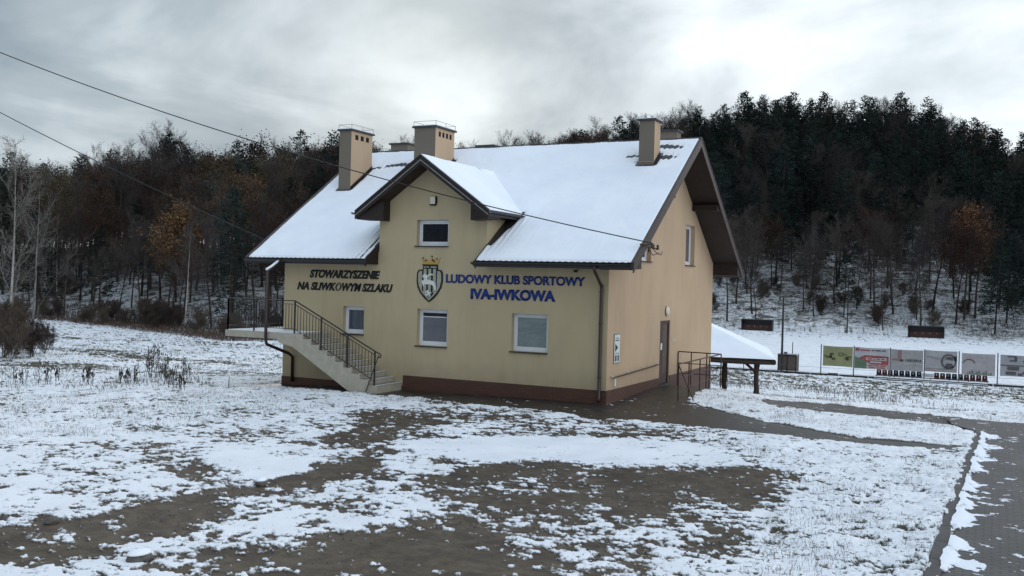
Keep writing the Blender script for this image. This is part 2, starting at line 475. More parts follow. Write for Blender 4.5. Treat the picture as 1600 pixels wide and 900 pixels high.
def np_mesh(name, V, Fq, mats, parent=None, smooth=True, attrs=None, mi=None):
    me = bpy.data.meshes.new(name)
    V = np.asarray(V, dtype=np.float32); Fq = np.asarray(Fq, dtype=np.int32)
    k = Fq.shape[1]
    me.vertices.add(len(V)); me.vertices.foreach_set('co', V.ravel())
    me.loops.add(Fq.size); me.loops.foreach_set('vertex_index', Fq.ravel())
    me.polygons.add(len(Fq)); me.polygons.foreach_set('loop_start', np.arange(0, Fq.size, k, dtype=np.int32))
    me.polygons.foreach_set('loop_total', np.full(len(Fq), k, dtype=np.int32))
    for q in (mats if isinstance(mats, (list, tuple)) else [mats]): me.materials.append(q)
    if mi is not None: me.polygons.foreach_set('material_index', np.asarray(mi, dtype=np.int32))
    me.polygons.foreach_set('use_smooth', np.full(len(Fq), smooth))
    for n, a in (attrs or {}).items():
        at = me.attributes.new(n, 'FLOAT', 'POINT'); at.data.foreach_set('value', np.asarray(a, dtype=np.float32))
    me.update(); me.validate()
    o = bpy.data.objects.new(name, me); COL.objects.link(o)
    if parent: o.parent = parent
    return o

# numpy value noise
def _h(ix, iy, s):
    n = (ix.astype(np.int64) * 374761393 + iy.astype(np.int64) * 668265263 + s * 974634777) & 0xffffffff
    n = ((n ^ (n >> 13)) * 1274126177) & 0xffffffff
    return ((n ^ (n >> 16)) & 0xffff) / 65535.0
def vnoise(x, y, s=0):
    ix = np.floor(x); iy = np.floor(y); fx = x - ix; fy = y - iy
    fx = fx * fx * (3 - 2 * fx); fy = fy * fy * (3 - 2 * fy)
    a = _h(ix, iy, s); b = _h(ix + 1, iy, s); c = _h(ix, iy + 1, s); d = _h(ix + 1, iy + 1, s)
    return (a + (b - a) * fx) * (1 - fy) + (c + (d - c) * fx) * fy
def fbm(x, y, f, oc=4, ro=0.5, s=0):
    v = 0; a = 1; t = 0
    for i in range(oc):
        v = v + a * vnoise(x * f + 17.3 * i, y * f - 9.1 * i, s + i); t += a; a *= ro; f *= 2.03
    return v / t
def sstep(a, b, x):
    t = np.clip((x - a) / (b - a), 0, 1); return t * t * (3 - 2 * t)

# ------------------------------------------------------------------ terrain
SKYL = [(-75, .080), (-60, .0907), (-54.5, .094), (-51.4, .103), (-48.3, .1227), (-46.1, .1290), (-43.9, .127), (-41.5, .1327), (-36.8, .1438), (-34.2, .1375),
        (-31.2, .1377), (-29, .141), (-24.8, .1561), (-21.1, .167), (-17.4, .1868), (-13.8, .1960), (-12, .2030), (-8.5, .1965), (-3.8, .1898),
        (-1.3, .1664), (1.2, .1495), (6.8, .1302), (20, .11)]
D0L = [(-75, 150), (-56, 150), (-51.4, 140), (-48, 122), (-43, 103), (-36, 106), (-30, 125), (-20, 150), (-15, 153), (-8, 150), (0, 148), (10, 150), (25, 160)]
DW = [(-75, 95), (-45, 90), (-30, 100), (-15, 112), (25, 112)]
def li(L, x): return np.interp(x, [p[0] for p in L], [p[1] for p in L])
def terrain(x, y, detail=True):
    x = np.asarray(x, dtype=float); y = np.asarray(y, dtype=float)
    q = y + .35 * np.maximum(0, -(x + 13))
    z = np.interp(q, [-100, 3, 6, 10, 18, 24, 34, 47, 500], [0, 0, -.12, -.6, -1.6, -2.05, -2.5, -2.8, -2.8])
    f = np.clip((y - 5) / 15, 0, 1)
    z = z - np.minimum(.0017 * x * x, .6) * (x < 0) * (1 - f)
    z = z + .2 * np.exp(-((x - .5) / 2.5) ** 2 - ((y - 5.2) / 2.6) ** 2)
    dx = x - CAM[0]; dy = y - CAM[1]
    r = np.hypot(dx, dy); az = np.degrees(np.arctan2(dx, dy))
    d0 = li(D0L, az); wd = li(DW, az); top = li(SKYL, az) * (d0 + wd) + CAM[2] - 19.5
    t = np.clip((r - d0) / wd, 0, 1)
    hill = (top + 2.8) * (0.75 * t + 0.25 * t * t * (3 - 2 * t)) - np.maximum(0, r - d0 - wd) * 0.12
    hill = hill + (fbm(x, y, 0.05, 3, .5, 40) - .5) * 3.0 * np.clip((r - d0) / 15, 0, 1)
    side = (np.abs(az + 25) < 85)
    hill = np.where(side & (r > d0), np.maximum(hill, -4), 0)
    return z + hill
def tz(x, y): return float(terrain(x, y))

ZONES = [
    ('yard', 0.64, 0.50, [(-7.8,-13.9),(-6.1,-11.7),(-6.2,-7.0),(-5.8,-3.9),(-4.0,-2.1),(0.6,-1.7),(2.9,-1.5),(7.1,-3.2),(8.1,-4.1),(6.9,-8.7),(7.3,-12.9),(7.0,-14.7),(7.3,-16.1),(7,-22),(-3,-24)]),
    ('ystrip', 0.50, 0.40, [(-5.5,-11.4),(-4.6,-6.8),(-4.6,-4.5),(-1.7,-4.1),(1.3,-2.7),(3.1,-3.1),(4.8,-4.4),(3.0,-5.7),(-0.0,-7.2),(-1.4,-9.2),(-1.1,-10.6),(-3.6,-10.2),(-3.7,-12.3)]),
    ('bareupper', 0.22, 0.30, [(-5.0,-5.6),(-4.0,-4.2),(-1.7,-5.5),(-2.0,-7.3),(-1.6,-8.9),(-1.8,-10.0),(-2.7,-9.6),(-3.2,-7.5)]),
    ('mud', 0.13, 0.75, [(0.9,-10.6),(2.2,-9.0),(3.9,-8.3),(5.9,-7.5),(6.9,-8.7),(7.2,-10.7),(6.6,-12.5),(5.7,-11.7),(5.3,-12.5),(4.9,-14.3),(4.6,-14.9),(3.5,-15.9),(2.2,-15.2),(2.0,-13.6),(0.7,-13.1),(0.5,-12.0)]),
    ('midmix', 0.45, 0.50, [(1.8,-12.3),(2.8,-11.1),(3.8,-12.6),(3.5,-13.8),(2.6,-13.9)]),
    ('leftsnow', 0.70, 0.50, [(-9.2,-13.2),(-6.2,-11.1),(-4.1,-11.4),(-1.9,-13.5),(-1.6,-15.4),(-2.2,-17.0),(-5,-17)]),
    ('snow2', 0.97, 0.25, [(-0.9,-10.3),(-0.3,-9.7),(0.7,-10.4),(1.1,-11.1),(0.7,-11.8),(-0.1,-11.3)]),
    ('snow1', 1.00, 0.30, [(-1.5,-9.0),(-0.0,-7.2),(2.9,-5.5),(5.2,-5.6),(5.5,-7.3),(3.8,-8.1),(2.1,-8.9),(0.9,-10.1),(0.1,-9.6)]),
    ('snow3', 1.00, 0.30, [(-4.0,-12.0),(-3.2,-10.5),(-1.6,-10.4),(-1.0,-11.7),(-1.0,-13.5),(-2.1,-13.4)]),
    ('leftmix', 0.64, 0.40, [(-1.2,-14.8),(-0.4,-13.0),(0.9,-11.8),(1.9,-12.6),(2.8,-14.9),(1.6,-16.3),(0.4,-16.7)]),
    ('band1', 0.08, 0.40, [(-2.0,-18.0),(-1.2,-16.1),(-1.2,-14.1),(-0.9,-12.4),(-0.7,-11.1),(-1.3,-9.7),(-0.7,-10.3),(0.1,-12.2),(-0.2,-13.2),(-0.5,-14.9),(0.7,-16.9),(0.3,-18.3),(-0.5,-19.1)]),
    ('band2', 0.42, 0.30, [(-5.6,-11.4),(-4.4,-11.6),(-1.4,-13.9),(-1.3,-14.7),(-4.6,-12.7)]),
    ('bot', 0.14, 0.6, [(1.4,-18.2),(1.9,-16.6),(2.9,-15.0),(4.4,-14.5),(5.5,-15.7),(5.9,-16.9),(4.6,-22),(2.2,-22)]),
    ('botl', 0.62, 0.30, [(0.8,-18.6),(0.6,-17.7),(0.7,-16.4),(1.8,-16.3),(1.2,-17.6),(2.2,-19.1),(1.6,-19.4)]),
    ('botr', 0.50, 0.60, [(3.4,-13.2),(4.2,-12.2),(5.8,-11.6),(7.1,-10.4),(7.1,-13.7),(7.3,-16.1),(6.0,-16.8),(5.0,-15.0)]),
    ('lawnr', 0.84, 0.40, [(3.7,-4.1),(5.4,-4.0),(7.4,-4.1),(9.6,-2.6),(9.3,-10.8),(9.3,-18),(7.3,-18.0),(7.2,-13.2),(7.2,-10.7),(7.1,-8.6),(5.9,-6.4)]),
    ('tarmac', 0.00, 0.12, [(-10.7,-1.0),(-8.4,-1.4),(-5.9,-1.5),(-3.6,-2.2),(-0.9,-2.2),(0.9,-3.0),(1.8,-2.5),(3.6,-2.8),(6.7,-3.1),(8.3,-2.9),(9.4,-2.5),(9.4,-2.0),(7.2,-2.2),(4.7,-0.7),(3.0,0.9),(1.8,2.0),(1.5,5.5),(1.5,7.2),(-.2,7.4),(-.3,.3),(-11.6,.3),(-13.0,-0.6)]),
    ('path', 0.12, 0.12, [(3.5,4.5),(5.5,5.1),(7.4,4.0),(9.8,3.5),(10.1,1.5),(7.6,1.9),(5.9,2.2),(4.0,2.7)]),
    ('strip', 0.97, 0.15, [(1.7,2.7),(1.8,4.7),(2.5,5.1),(4.1,2.4),(6.0,1.9),(7.7,1.6),(9.7,1.0),(9.7,-0.7),(9.3,-2.0),(7.1,-2.1),(4.7,-0.3),(2.9,1.3)]),
]
def sdist(px, py, poly):
    """signed distance, negative inside"""
    d = np.full(px.shape, 1e9); inside = np.zeros(px.shape, bool)
    n = len(poly)
    for i in range(n):
        x0, y0 = poly[i]; x1, y1 = poly[(i + 1) % n]
        ex, ey = x1 - x0, y1 - y0; L = ex * ex + ey * ey + 1e-12
        t = np.clip(((px - x0) * ex + (py - y0) * ey) / L, 0, 1)
        d = np.minimum(d, (px - x0 - t * ex) ** 2 + (py - y0 - t * ey) ** 2)
        c = ((y0 > py) != (y1 > py)) & (px < ex * (py - y0) / (ey + (1e-12 if ey == 0 else 0)) + x0)
        inside ^= c
    d = np.sqrt(d); return np.where(inside, -d, d)
ROAD = [(8.8, 3.3), (9.0, 1.9), (9.70, 0.6), (9.74, -0.4), (9.6, -5.0), (9.5, -9.0), (9.42, -13.3), (9.3, -24.0)]   # left edge of the paved road
def road_left(y): return np.interp(y, [p[1] for p in ROAD[::-1]], [p[0] for p in ROAD[::-1]])
def density(x, y):
    """snow density 0..1, zone 0 grass 1 mud 2 tarmac"""
    wx = x + (fbm(x, y, 1.1, 4, .55, 5) - .5) * 1.1; wy = y + (fbm(x, y, 1.1, 4, .55, 9) - .5) * 1.1
    sx = x + (fbm(x, y, 3.1, 3, .55, 5) - .5) * .22; sy = y + (fbm(x, y, 3.1, 3, .55, 9) - .5) * .22
    dens = np.full(x.shape, 0.90); zone = np.zeros(x.shape)
    for n, d, fe, poly in ZONES:
        hard = n in ('tarmac', 'path', 'strip')
        sd_ = sdist(sx, sy, poly) if hard else sdist(wx, wy, poly)
        a = sstep(fe, -fe, sd_)
        dens = dens * (1 - a) + d * a
        zt = 2.0 if n in ('tarmac', 'path') else (0.0 if n in ('strip', 'lawnr') else 1.0)
        zone = zone * (1 - a) + zt * a
    dens = dens - .10 * ((x < -3.5) & (y > -14)) * (zone < .5) * (.4 + 1.2 * fbm(x, y, .5, 2, .5, 311))
    # rougher, tuftier snow on the bank by the pitch and in the near left field
    bank = sstep(26, 38, y) * sstep(47, 44, y) * (x > -20)
    dens = dens - 0.36 * bank
    fld = sstep(-12, -16, x) * (y < 60)
    dens = dens - 0.04 * fld * (0.6 + fbm(x, y, 0.25, 3, .5, 77))
    st = sstep(.60, .72, fbm(x * .35, y * 1.0, .22, 3, .5, 79)) * fld
    dens = dens - .35 * st
    pitch = (y > 48) & (y < 121)
    dens = np.where(pitch & (x > -45), 1.25 - .42 * sstep(96, 106, y), dens)
    dx = x - CAM[0]; dy = y - CAM[1]; r = np.hypot(dx, dy); az = np.degrees(np.arctan2(dx, dy))
    d0 = li(D0L, az)
    wood = sstep(-6, 4, r - d0 + (fbm(x, y, .12, 3, .5, 31) - .5) * 10)
    dens = dens * (1 - wood) + (.64 - .20 * sstep(8, 55, r - d0)) * wood
    road = (x > road_left(y) - .02) & (y < 3.35) & (x < 15)
    dens = np.where(road, 0.0, dens); zone = np.where(road, 2.0, zone)
    return dens, zone, wood
def snow_field(x, y):
    dens, zone, wood = density(x, y)
    n = .22 * fbm(x, y, .9, 3, .5, 60) + .36 * fbm(x, y * 1.3, 3.4, 3, .6, 63) + .42 * fbm(x, y * 1.2, 10.0, 3, .65, 67)
    n = np.clip((n - .5) / .34 + .5, -.2, 1.2)     # close to a uniform rank
    s_ = np.clip((dens - n) * 2.6 + .5, 0, 1)
    s_ = s_ * (1 - wood) + wood * (dens + (fbm(x, y, .10, 3, .5, 81) - .5) * .5)
    return s_, zone, wood

# ground: one polar sheet round the camera's foot, fine where the photograph looks
azs = np.concatenate([np.linspace(-180, -66, 40)[:-1], np.linspace(-66, -58.5, 30)[:-1], np.linspace(-58.5, 5.5, 920)[:-1], np.linspace(5.5, 14, 30)[:-1], np.linspace(14, 180, 50)])
rs = [0.5, 2, 4, 6, 8]
while rs[-1] < 10: rs.append(rs[-1] + .3)
while rs[-1] < 62: rs.append(rs[-1] * 1.0036)
while rs[-1] < 150: rs.append(rs[-1] * 1.009)
while rs[-1] < 320: rs.append(rs[-1] * 1.02)
rs += [360, 420, 520, 700, 1000, 1600]
rs = np.array(rs)
AZ, RR = np.meshgrid(np.radians(azs), rs)
GX = CAM[0] + RR * np.sin(AZ); GY = CAM[1] + RR * np.cos(AZ)
SN, ZN, WD = snow_field(GX, GY)
GZ = terrain(GX, GY)
near = np.clip(60 / RR, 0, 1)
mask = sstep(.3, .75, SN)
grassy = (ZN < .5)
GZ = GZ + mask * (.018 + .022 * fbm(GX, GY, 2.6, 3, .5, 90)) * np.where(ZN > 1.5, .3, 1)
GZ = GZ + np.where(grassy, (fbm(GX, GY, 3.2, 3, .6, 93) - .5) * .11, 0) * near * sstep(1.2, 0, ZN) * (np.hypot(GX - 4, GY + 9) > 0)
GZ = GZ + (fbm(GX, GY, .5, 3, .5, 95) - .5) * .08 * (ZN < 1.5)
kn = (fbm(GX, GY, 3.0, 3, .6, 411) - .5)
rdist = np.where((GY < 3.3) & (GX < 14.3), GX - (road_left(GY) - .16 + np.clip(kn * .30, -.05, .08)), -1)
GZ = GZ + .045 * sstep(-.45, -.05, rdist) * mask * (GY < .6) * (GX < 12) * (rdist > -.5)
GZ = np.where(rdist > 0, -.06, GZ)
nr, na = GX.shape
idx = np.arange(nr * na).reshape(nr, na)
FQ = np.stack([idx[:-1, :-1], idx[:-1, 1:], idx[1:, 1:], idx[1:, :-1]], -1).reshape(-1, 4)[:, ::-1]
ground = np_mesh('ground', np.stack([GX, GY, GZ], -1).reshape(-1, 3), FQ, M['ground'], attrs={'snow': SN.ravel(), 'zone': ZN.ravel(), 'wood': WD.ravel()})
tag(ground, kind='structure')
del AZ, RR

# paved road
ys = np.concatenate([np.linspace(3.3, -19, 560), np.linspace(-19.5, -60, 20)])
us = np.linspace(0, 1, 150)
YY, UU = np.meshgrid(ys, us, indexing='ij')
XL = road_left(YY) - .05 * np.clip(fbm(YY * 0, YY, 2.3, 3, .6, 415) * 2 - .6, 0, 1) * (YY < .3)
XX = XL + UU * (14.4 - XL)
dl = XX - XL
rs_ = sstep(.36, .0, dl + (fbm(XX, YY, 1.6, 3, .6, 11) - .5) * .9) * .98 * sstep(1.4, .2, YY) + .03
rn = np.clip((.5 * fbm(XX, YY * 1.3, 3.2, 3, .55, 13) + .5 * fbm(XX, YY, 8.5, 3, .6, 17) - .5) / .32 + .5, 0, 1.1)
RS = np.clip((rs_ - rn) * 2.4 + .5, 0, 1)
RZ = .004 + sstep(.4, .8, RS) * .014 - .015 * UU + .05 * sstep(.22, .05, dl) * sstep(.45, .8, RS)
idx = np.arange(XX.size).reshape(XX.shape)
FR = np.stack([idx[:-1, :-1], idx[:-1, 1:], idx[1:, 1:], idx[1:, :-1]], -1).reshape(-1, 4)[:, ::-1]
road = np_mesh('paved_road', np.stack([XX, YY, RZ], -1).reshape(-1, 3), FR, M['paver'], attrs={'snow': RS.ravel()})
tag(road, kind='structure')
kb = MB()
ky = list(np.arange(.4, -19.5, -1.0)) + [-30, -45]
for a_, b_ in zip(ky[:-1], ky[1:]):
    xa, xb = float(road_left(a_)), float(road_left(b_)); g_ = .006
    kb.hexa([(xa - .17, a_, -.1), (xa, a_, -.1), (xb, b_ + g_, -.1), (xb - .17, b_ + g_, -.1)],
            [(xa - .17, a_, .05), (xa, a_, .045), (xb, b_ + g_, .045), (xb - .17, b_ + g_, .05)])
tag(kb.build('kerb', M['kerb'], bevel=.012), kind='structure')

# ------------------------------------------------------------------ the club house
HL, HD = 11.78, 11.44
EV, GO = 0.757, 0.98
ZP = 4.614; SL = 0.6746; YR = 5.72; ZR = ZP + SL * YR
DXL, DXR, DXC = -7.93, -4.0, -5.965
DZ = 7.33; DSL = 0.71; DOV = 0.44; DY0 = -.75
house = empty('club_house', (0, 0, 0), 'cream rendered two storey club house with snowy gable roof, blue and black wall lettering', 'house')

# walls with window openings
WIN = {'stair': (-9.31, 1.62, -8.47, 2.52), 'left': (-6.43, 1.37, -5.32, 2.53), 'right': (-3.08, 1.37, -1.88, 2.51), 'attic': (-6.52, 4.52, -5.36, 5.34)}
REV = .22
def rect(r): return [(r[0], r[1]), (r[2], r[1]), (r[2], r[3]), (r[0], r[3])]
wall = MB()
out_f = [(-HL, -.6), (0, -.6), (0, 4.42), (DXR, 4.42), (DXR, 5.72), (DXC, 7.12), (DXL, 5.72), (DXL, 4.42), (-HL, 4.42)]
wall.poly(out_f, [rect(r) for r in WIN.values()], lambda u, v, d: (u, d, v))
for r in WIN.values():
    c = rect(r)
    for i in range(4):
        a_, b_ = c[i], c[(i + 1) % 4]
        wall.add([(a_[0], 0, a_[1]), (b_[0], 0, b_[1]), (b_[0], REV, b_[1]), (a_[0], REV, a_[1])], [(0, 1, 2, 3)])
# dormer cheeks
for x in (DXL, DXR):
    wall.add([(x, 0, 4.42), (x, 0, 5.72), (x, 2.2, 5.72), (x, 2.2, 5.6)], [(0, 1, 2, 3)])
wall.build('front_wall', M['wall'], house, fix=False)
# gable (side) walls
SWIN = {'rear': (7.62, 4.22, 8.75, 5.66), 'front': (2.75, 4.22, 3.75, 5.66)}
DOOR = (4.90, .12, 5.98, 2.28)
g_out = [(0, -.6), (HD, -.6), (HD, 4.42), (YR, 4.42 + SL * YR + .03), (0, 4.42)]
gw = MB()
gw.poly(g_out, [rect(r) for r in SWIN.values()] + [rect(DOOR)], lambda u, v, d: (0, u, v))
for r in list(SWIN.values()) + [DOOR]:
    c = rect(r)
    for i in range(4):
        a_, b_ = c[i], c[(i + 1) % 4]
        gw.add([(0, a_[0], a_[1]), (0, b_[0], b_[1]), (-REV - .05, b_[0], b_[1]), (-REV - .05, a_[0], a_[1])], [(0, 1, 2, 3)])
gw.build('gable_wall', M['wall_lit'], house, fix=False)
lw = MB(); lw.poly(g_out, [], lambda u, v, d: (-HL, u, v)); lw.add([(-HL, HD, -1.2), (0, HD, -1.2), (0, HD, 4.4), (-HL, HD, 4.4)], [(0, 1, 2, 3)])
lw.build('rear_wall', M['wall'], house, fix=False)
# plinth, 2 cm proud
pl = MB()
pl.box((-6.9, -.02, -.6), (.02, .3, .39)); pl.box((-HL - .02, -.02, -1.0), (-6.9, .3, .05))
pl.box((-.3, .3, -.6), (.02, DOOR[0] - .02, .385)); pl.box((-.3, DOOR[2] + .02, -1.4), (.02, HD + .02, .385))
pl.box((-HL - .02, .3, -1.4), (-HL + .3, HD, .05))
pl.build('plinth', M['plinth'], house)

# windows
def window(r, glass, plane, divs=(), sill_over=.05, name='window'):
    """plane 'y' = front facade, 'x' = gable"""
    u0, v0, u1, v1 = r
    P = (lambda u, v, d: (u, d, v)) if plane == 'y' else (lambda u, v, d: (-d, u, v))
    def bx(mb, a, b): mb.box(P(*a), P(*b))
    fr = MB(); t = .075; o0 = REV - .07
    bx(fr, (u0 + .003, v0 + .003, o0), (u0 + t, v1 - .003, REV)); bx(fr, (u1 - t, v0 + .003, o0), (u1 - .003, v1 - .003, REV))
    bx(fr, (u0 + t, v0 + .003, o0), (u1 - t, v0 + t + .02, REV)); bx(fr, (u0 + t, v1 - t, o0), (u1 - t, v1 - .003, REV))
    t2 = .045
    i0, j0, i1, j1 = u0 + t, v0 + t + .02, u1 - t, v1 - t
    bx(fr, (i0, j0, o0 + .02), (i0 + t2, j1, REV - .003)); bx(fr, (i1 - t2, j0, o0 + .02), (i1, j1, REV - .003))
    bx(fr, (i0 + t2, j0, o0 + .02), (i1 - t2, j0 + t2, REV - .003)); bx(fr, (i0 + t2, j1 - t2, o0 + .02), (i1 - t2, j1, REV - .003))
    w_ = fr.build(name, M['white_pvc'], house, bevel=.006)
    g = MB(); bx(g, (i0 + t2, j0 + t2, REV - .045), (i1 - t2, j1 - t2, REV - .02)); g.build('pane', glass, w_)
    for dv in divs:
        d_ = MB(); bx(d_, dv[0], dv[1]); d_.build('blind_rail', M['white_pvc'], w_)
    s_ = MB(); bx(s_, (u0 - sill_over, v0 - .035, -.06), (u1 + .01, v0 - .002, REV - .075)); s_.build('sill', M['sill'], w_, bevel=.006)
    return w_
window(WIN['stair'], M['glass_blue'], 'y')['label'] = 'small window with lace curtain above the stairs'
wl = window(WIN['left'], M['glass_grey'], 'y', divs=[((-6.31, 2.27, REV - .055), (-5.44, 2.30, REV - .047))])
wl['label'] = 'ground floor window with grey blind below the crest'
dk = MB(); dk.box((-6.31, REV - .05, 2.30), (-5.44, REV - .046, 2.41)); dk.build('dark_pane_strip', M['glass_dark'], wl)
window(WIN['right'], M['glass_green'], 'y')['label'] = 'ground floor window with pale green curtain'
window(WIN['attic'], M['glass_dark'], 'y')['label'] = 'dark attic window in the dormer'
window(SWIN['rear'], M['glass_grey'], 'x')['label'] = 'tall attic window in the gable'
window(SWIN['front'], M['glass_dark'], 'x')['label'] = 'attic window half hidden by the eave'

# door
dr = MB(); y0, z0, y1, z1 = DOOR
dr.box((-.12, y0 + .004, z0), (-.02, y0 + .09, z1 - .004)); dr.box((-.12, y1 - .09, z0), (-.02, y1 - .004, z1 - .004)); dr.box((-.12, y0 + .09, z1 - .10), (-.02, y1 - .09, z1 - .004))
door = dr.build('door', M['door'], house, bevel=.006)
a_ = MB(); a_.box((-.10, y0 + .09, z0 + .03), (-.05, y0 + .50, z1 - .10)); a_.build('door_leaf', M['door'], door)
a_ = MB(); a_.box((-.10, y0 + .503, z0 + .40), (-.055, y1 - .09, z1 - .10)); a_.build('door_leaf', M['door_pale'], door)
a_ = MB(); a_.box((-.10, y0 + .503, z0 + .03), (-.05, y1 - .09, z0 + .398)); a_.build('kick_plate', M['door'], door)
a_ = MB(); a_.box((-.049, y0 + .24, 1.30), (-.044, y0 + .40, 1.52)); a_.build('notice', M['emblem_white'], door)
a_ = MB(); a_.tube([(-.05, y0 + .46, 1.12), (.0, y0 + .46, 1.12), (.0, y0 + .36, 1.12)], .012, 6); a_.build('handle', M['zinc'], door)
a_ = MB(); a_.box((-.4, y0 - .1, -.1), (.06, y1 + .08, z0 + .02)); a_.build('threshold', M['kerb'], house)

# roof deck, soffits, boards
roof = None
def rz(y): return ZP + SL * min(y, 2 * YR - y)
XL_, XR_ = -HL - GO - .04, GO
TK = .22; SN_T = .055
dk = MB()
def slab(mb, pts, top_fn, th):
    """pts (x,y) quad; top_fn gives z"""
    mb.hexa([(x, y, top_fn(x, y) - th) for x, y in pts], [(x, y, top_fn(x, y)) for x, y in pts])
tf = lambda x, y: ZP - SN_T + SL * y
tr = lambda x, y: ZP - SN_T + SL * (2 * YR - y)
for x0, x1, ya in ((XL_, DXL - .02, -EV), (DXL - .02, DXR + .02, 1.3), (DXR + .02, XR_, -EV)):
    slab(dk, [(x0, ya), (x1, ya), (x1, YR), (x0, YR)], tf, TK - .05)
slab(dk, [(XL_, YR), (XR_, YR), (XR_, 2 * YR + EV), (XL_, 2 * YR + EV)], tr, TK - .05)
roof = dk.build('roof', M['tile'], house)
# ridge cap
rc = MB(); n_ = 46
for i in range(n_):
    xa = XL_ + (XR_ - XL_) * i / n_; xb = XL_ + (XR_ - XL_) * (i + 1) / n_ + .02
    rc.tube([(xa, YR, ZR - .09 + .008 * (i % 2)), (xb, YR, ZR - .09 + .008 * (i % 2))], .085, 8)
rc.build('ridge_cap', M['tile'], roof)
# bargeboards
bb = MB()
def barge(mb, x0, x1, a, b, top, depth, mi=0):
    mb.cur = mi
    mb.hexa([(x0, a[0], a[1] - depth), (x1, a[0], a[1] - depth), (x1, b[0], b[1] - depth), (x0, b[0], b[1] - depth)],
            [(x0, a[0], a[1] + top), (x1, a[0], a[1] + top), (x1, b[0], b[1] + top), (x0, b[0], b[1] + top)])
for xs in ((XR_ + .002, XR_ + .035), (XL_ - .035, XL_ - .002)):
    barge(bb, xs[0], xs[1], (-EV - .01, tf(0, -EV)), (YR, tf(0, YR)), -.01, .27)
    barge(bb, xs[0], xs[1], (YR, tf(0, YR)), (2 * YR + EV + .01, tf(0, -EV)), -.01, .27)
each(bb, 'bargeboard', M['brown_edge'], roof)
be = MB()
for xs in ((XR_ - .05, XR_ + .05), (XL_ - .05, XL_ + .05)):
    barge(be, xs[0], xs[1], (-EV - .02, tf(0, -EV)), (YR, tf(0, YR)), .035, -.003)
    barge(be, xs[0], xs[1], (YR, tf(0, YR)), (2 * YR + EV + .02, tf(0, -EV)), .035, -.003)
each(be, 'verge_trim', M['brown_edge'], roof)
# sloping soffits under gable overhangs
sf = MB()
for x0, x1 in ((.003, XR_ - .002), (XL_ + .002, -HL - .003)):
    slab(sf, [(x0, -EV + .02), (x1, -EV + .02), (x1, YR), (x0, YR)], lambda x, y: tf(x, y) - TK + .048, .03)
    slab(sf, [(x0, YR), (x1, YR), (x1, 2 * YR + EV - .02), (x0, 2 * YR + EV - .02)], lambda x, y: tr(x, y) - TK + .048, .03)
    # boxed purlins
    for yy in (3.05, 2 * YR - 3.05):
        zt = rz(yy) - SN_T - TK
        sf.box((x0 + .02, yy - .13, zt - .20), (x1 - .04, yy + .13, zt + .02))
    sf.box((x0 + .02, YR - .11, ZR - SN_T - TK - .2), (x1 - .04, YR + .11, ZR - SN_T - TK - .02))
# boxed eaves
for x0, x1 in ((XL_ + .01, DXL - .03), (DXR + .03, XR_ - .01)):
    sf.hexa([(x0, -EV + .015, 3.905), (x1, -EV + .015, 3.905), (x1, -.004, 3.905), (x0, -.004, 3.905)],
            [(x0, -EV + .015, tf(0, -EV) - TK + .06), (x1, -EV + .015, tf(0, -EV) - TK + .06), (x1, -.004, tf(0, 0) - TK + .02), (x0, -.004, tf(0, 0) - TK + .02)])
    y2 = 2 * YR + EV
yb = 2 * YR + EV
sf.hexa([(XL_ + .01, HD + .004, 3.905), (XR_ - .01, HD + .004, 3.905), (XR_ - .01, yb - .015, 3.905), (XL_ + .01, yb - .015, 3.905)],
        [(XL_ + .01, HD + .004, tf(0, 0) - TK + .02), (XR_ - .01, HD + .004, tf(0, 0) - TK + .02), (XR_ - .01, yb - .015, tf(0, -EV) - TK + .06), (XL_ + .01, yb - .015, tf(0, -EV) - TK + .06)])
sf.build('soffit', M['brown_dark'], roof)
# eave cut boards beside the dormer
ec = MB()
for x0, x1 in ((DXL - .028, DXL + .0), (DXR - .0, DXR + .028)):
    barge(ec, x0, x1, (-EV, tf(0, -EV)), (-.004, tf(0, 0)), .03, .22)
each(ec, 'verge_board', M['brown_dark'], roof)
# gutters
def gutter(a, b, r=.075, name='gutter'):
    a = Vector(a); b = Vector(b); d = (b - a).normalized(); sd_ = d.cross(Vector((0, 0, 1))).normalized()
    mb = MB(); vs = []; k = 9
    for p in (a, b):
        for i in range(k): t = math.pi * i / (k - 1); vs.append(p + sd_ * math.cos(t) * r + Vector((0, 0, -math.sin(t) * r)))
        for i in range(k): t = math.pi * (k - 1 - i) / (k - 1); vs.append(p + sd_ * math.cos(t) * (r - .01) + Vector((0, 0, -math.sin(t) * (r - .01))))
    n = 2 * k
    fs = [(i, (i + 1) % n, n + (i + 1) % n, n + i) for i in range(n)] + [tuple(range(n)), tuple(range(n, 2 * n))]
    mb.add(vs, fs)
    return mb
zg = 4.02
for x0, x1 in ((XL_, DXL + .03), (DXR - .05, XR_ + .01)):
    gutter((x0, -EV - .085, zg), (x1, -EV - .085, zg)).build('gutter', M['metal_dark'], roof)
    fb = MB(); fb.box((x0, -EV - .012, 3.90), (x1, -EV + .012, 4.06)); fb.build('fascia', M['metal_dark'], roof)
gutter((XR_, yb + .085, zg), (XL_, yb + .085, zg)).build('gutter', M['metal_dark'], roof)

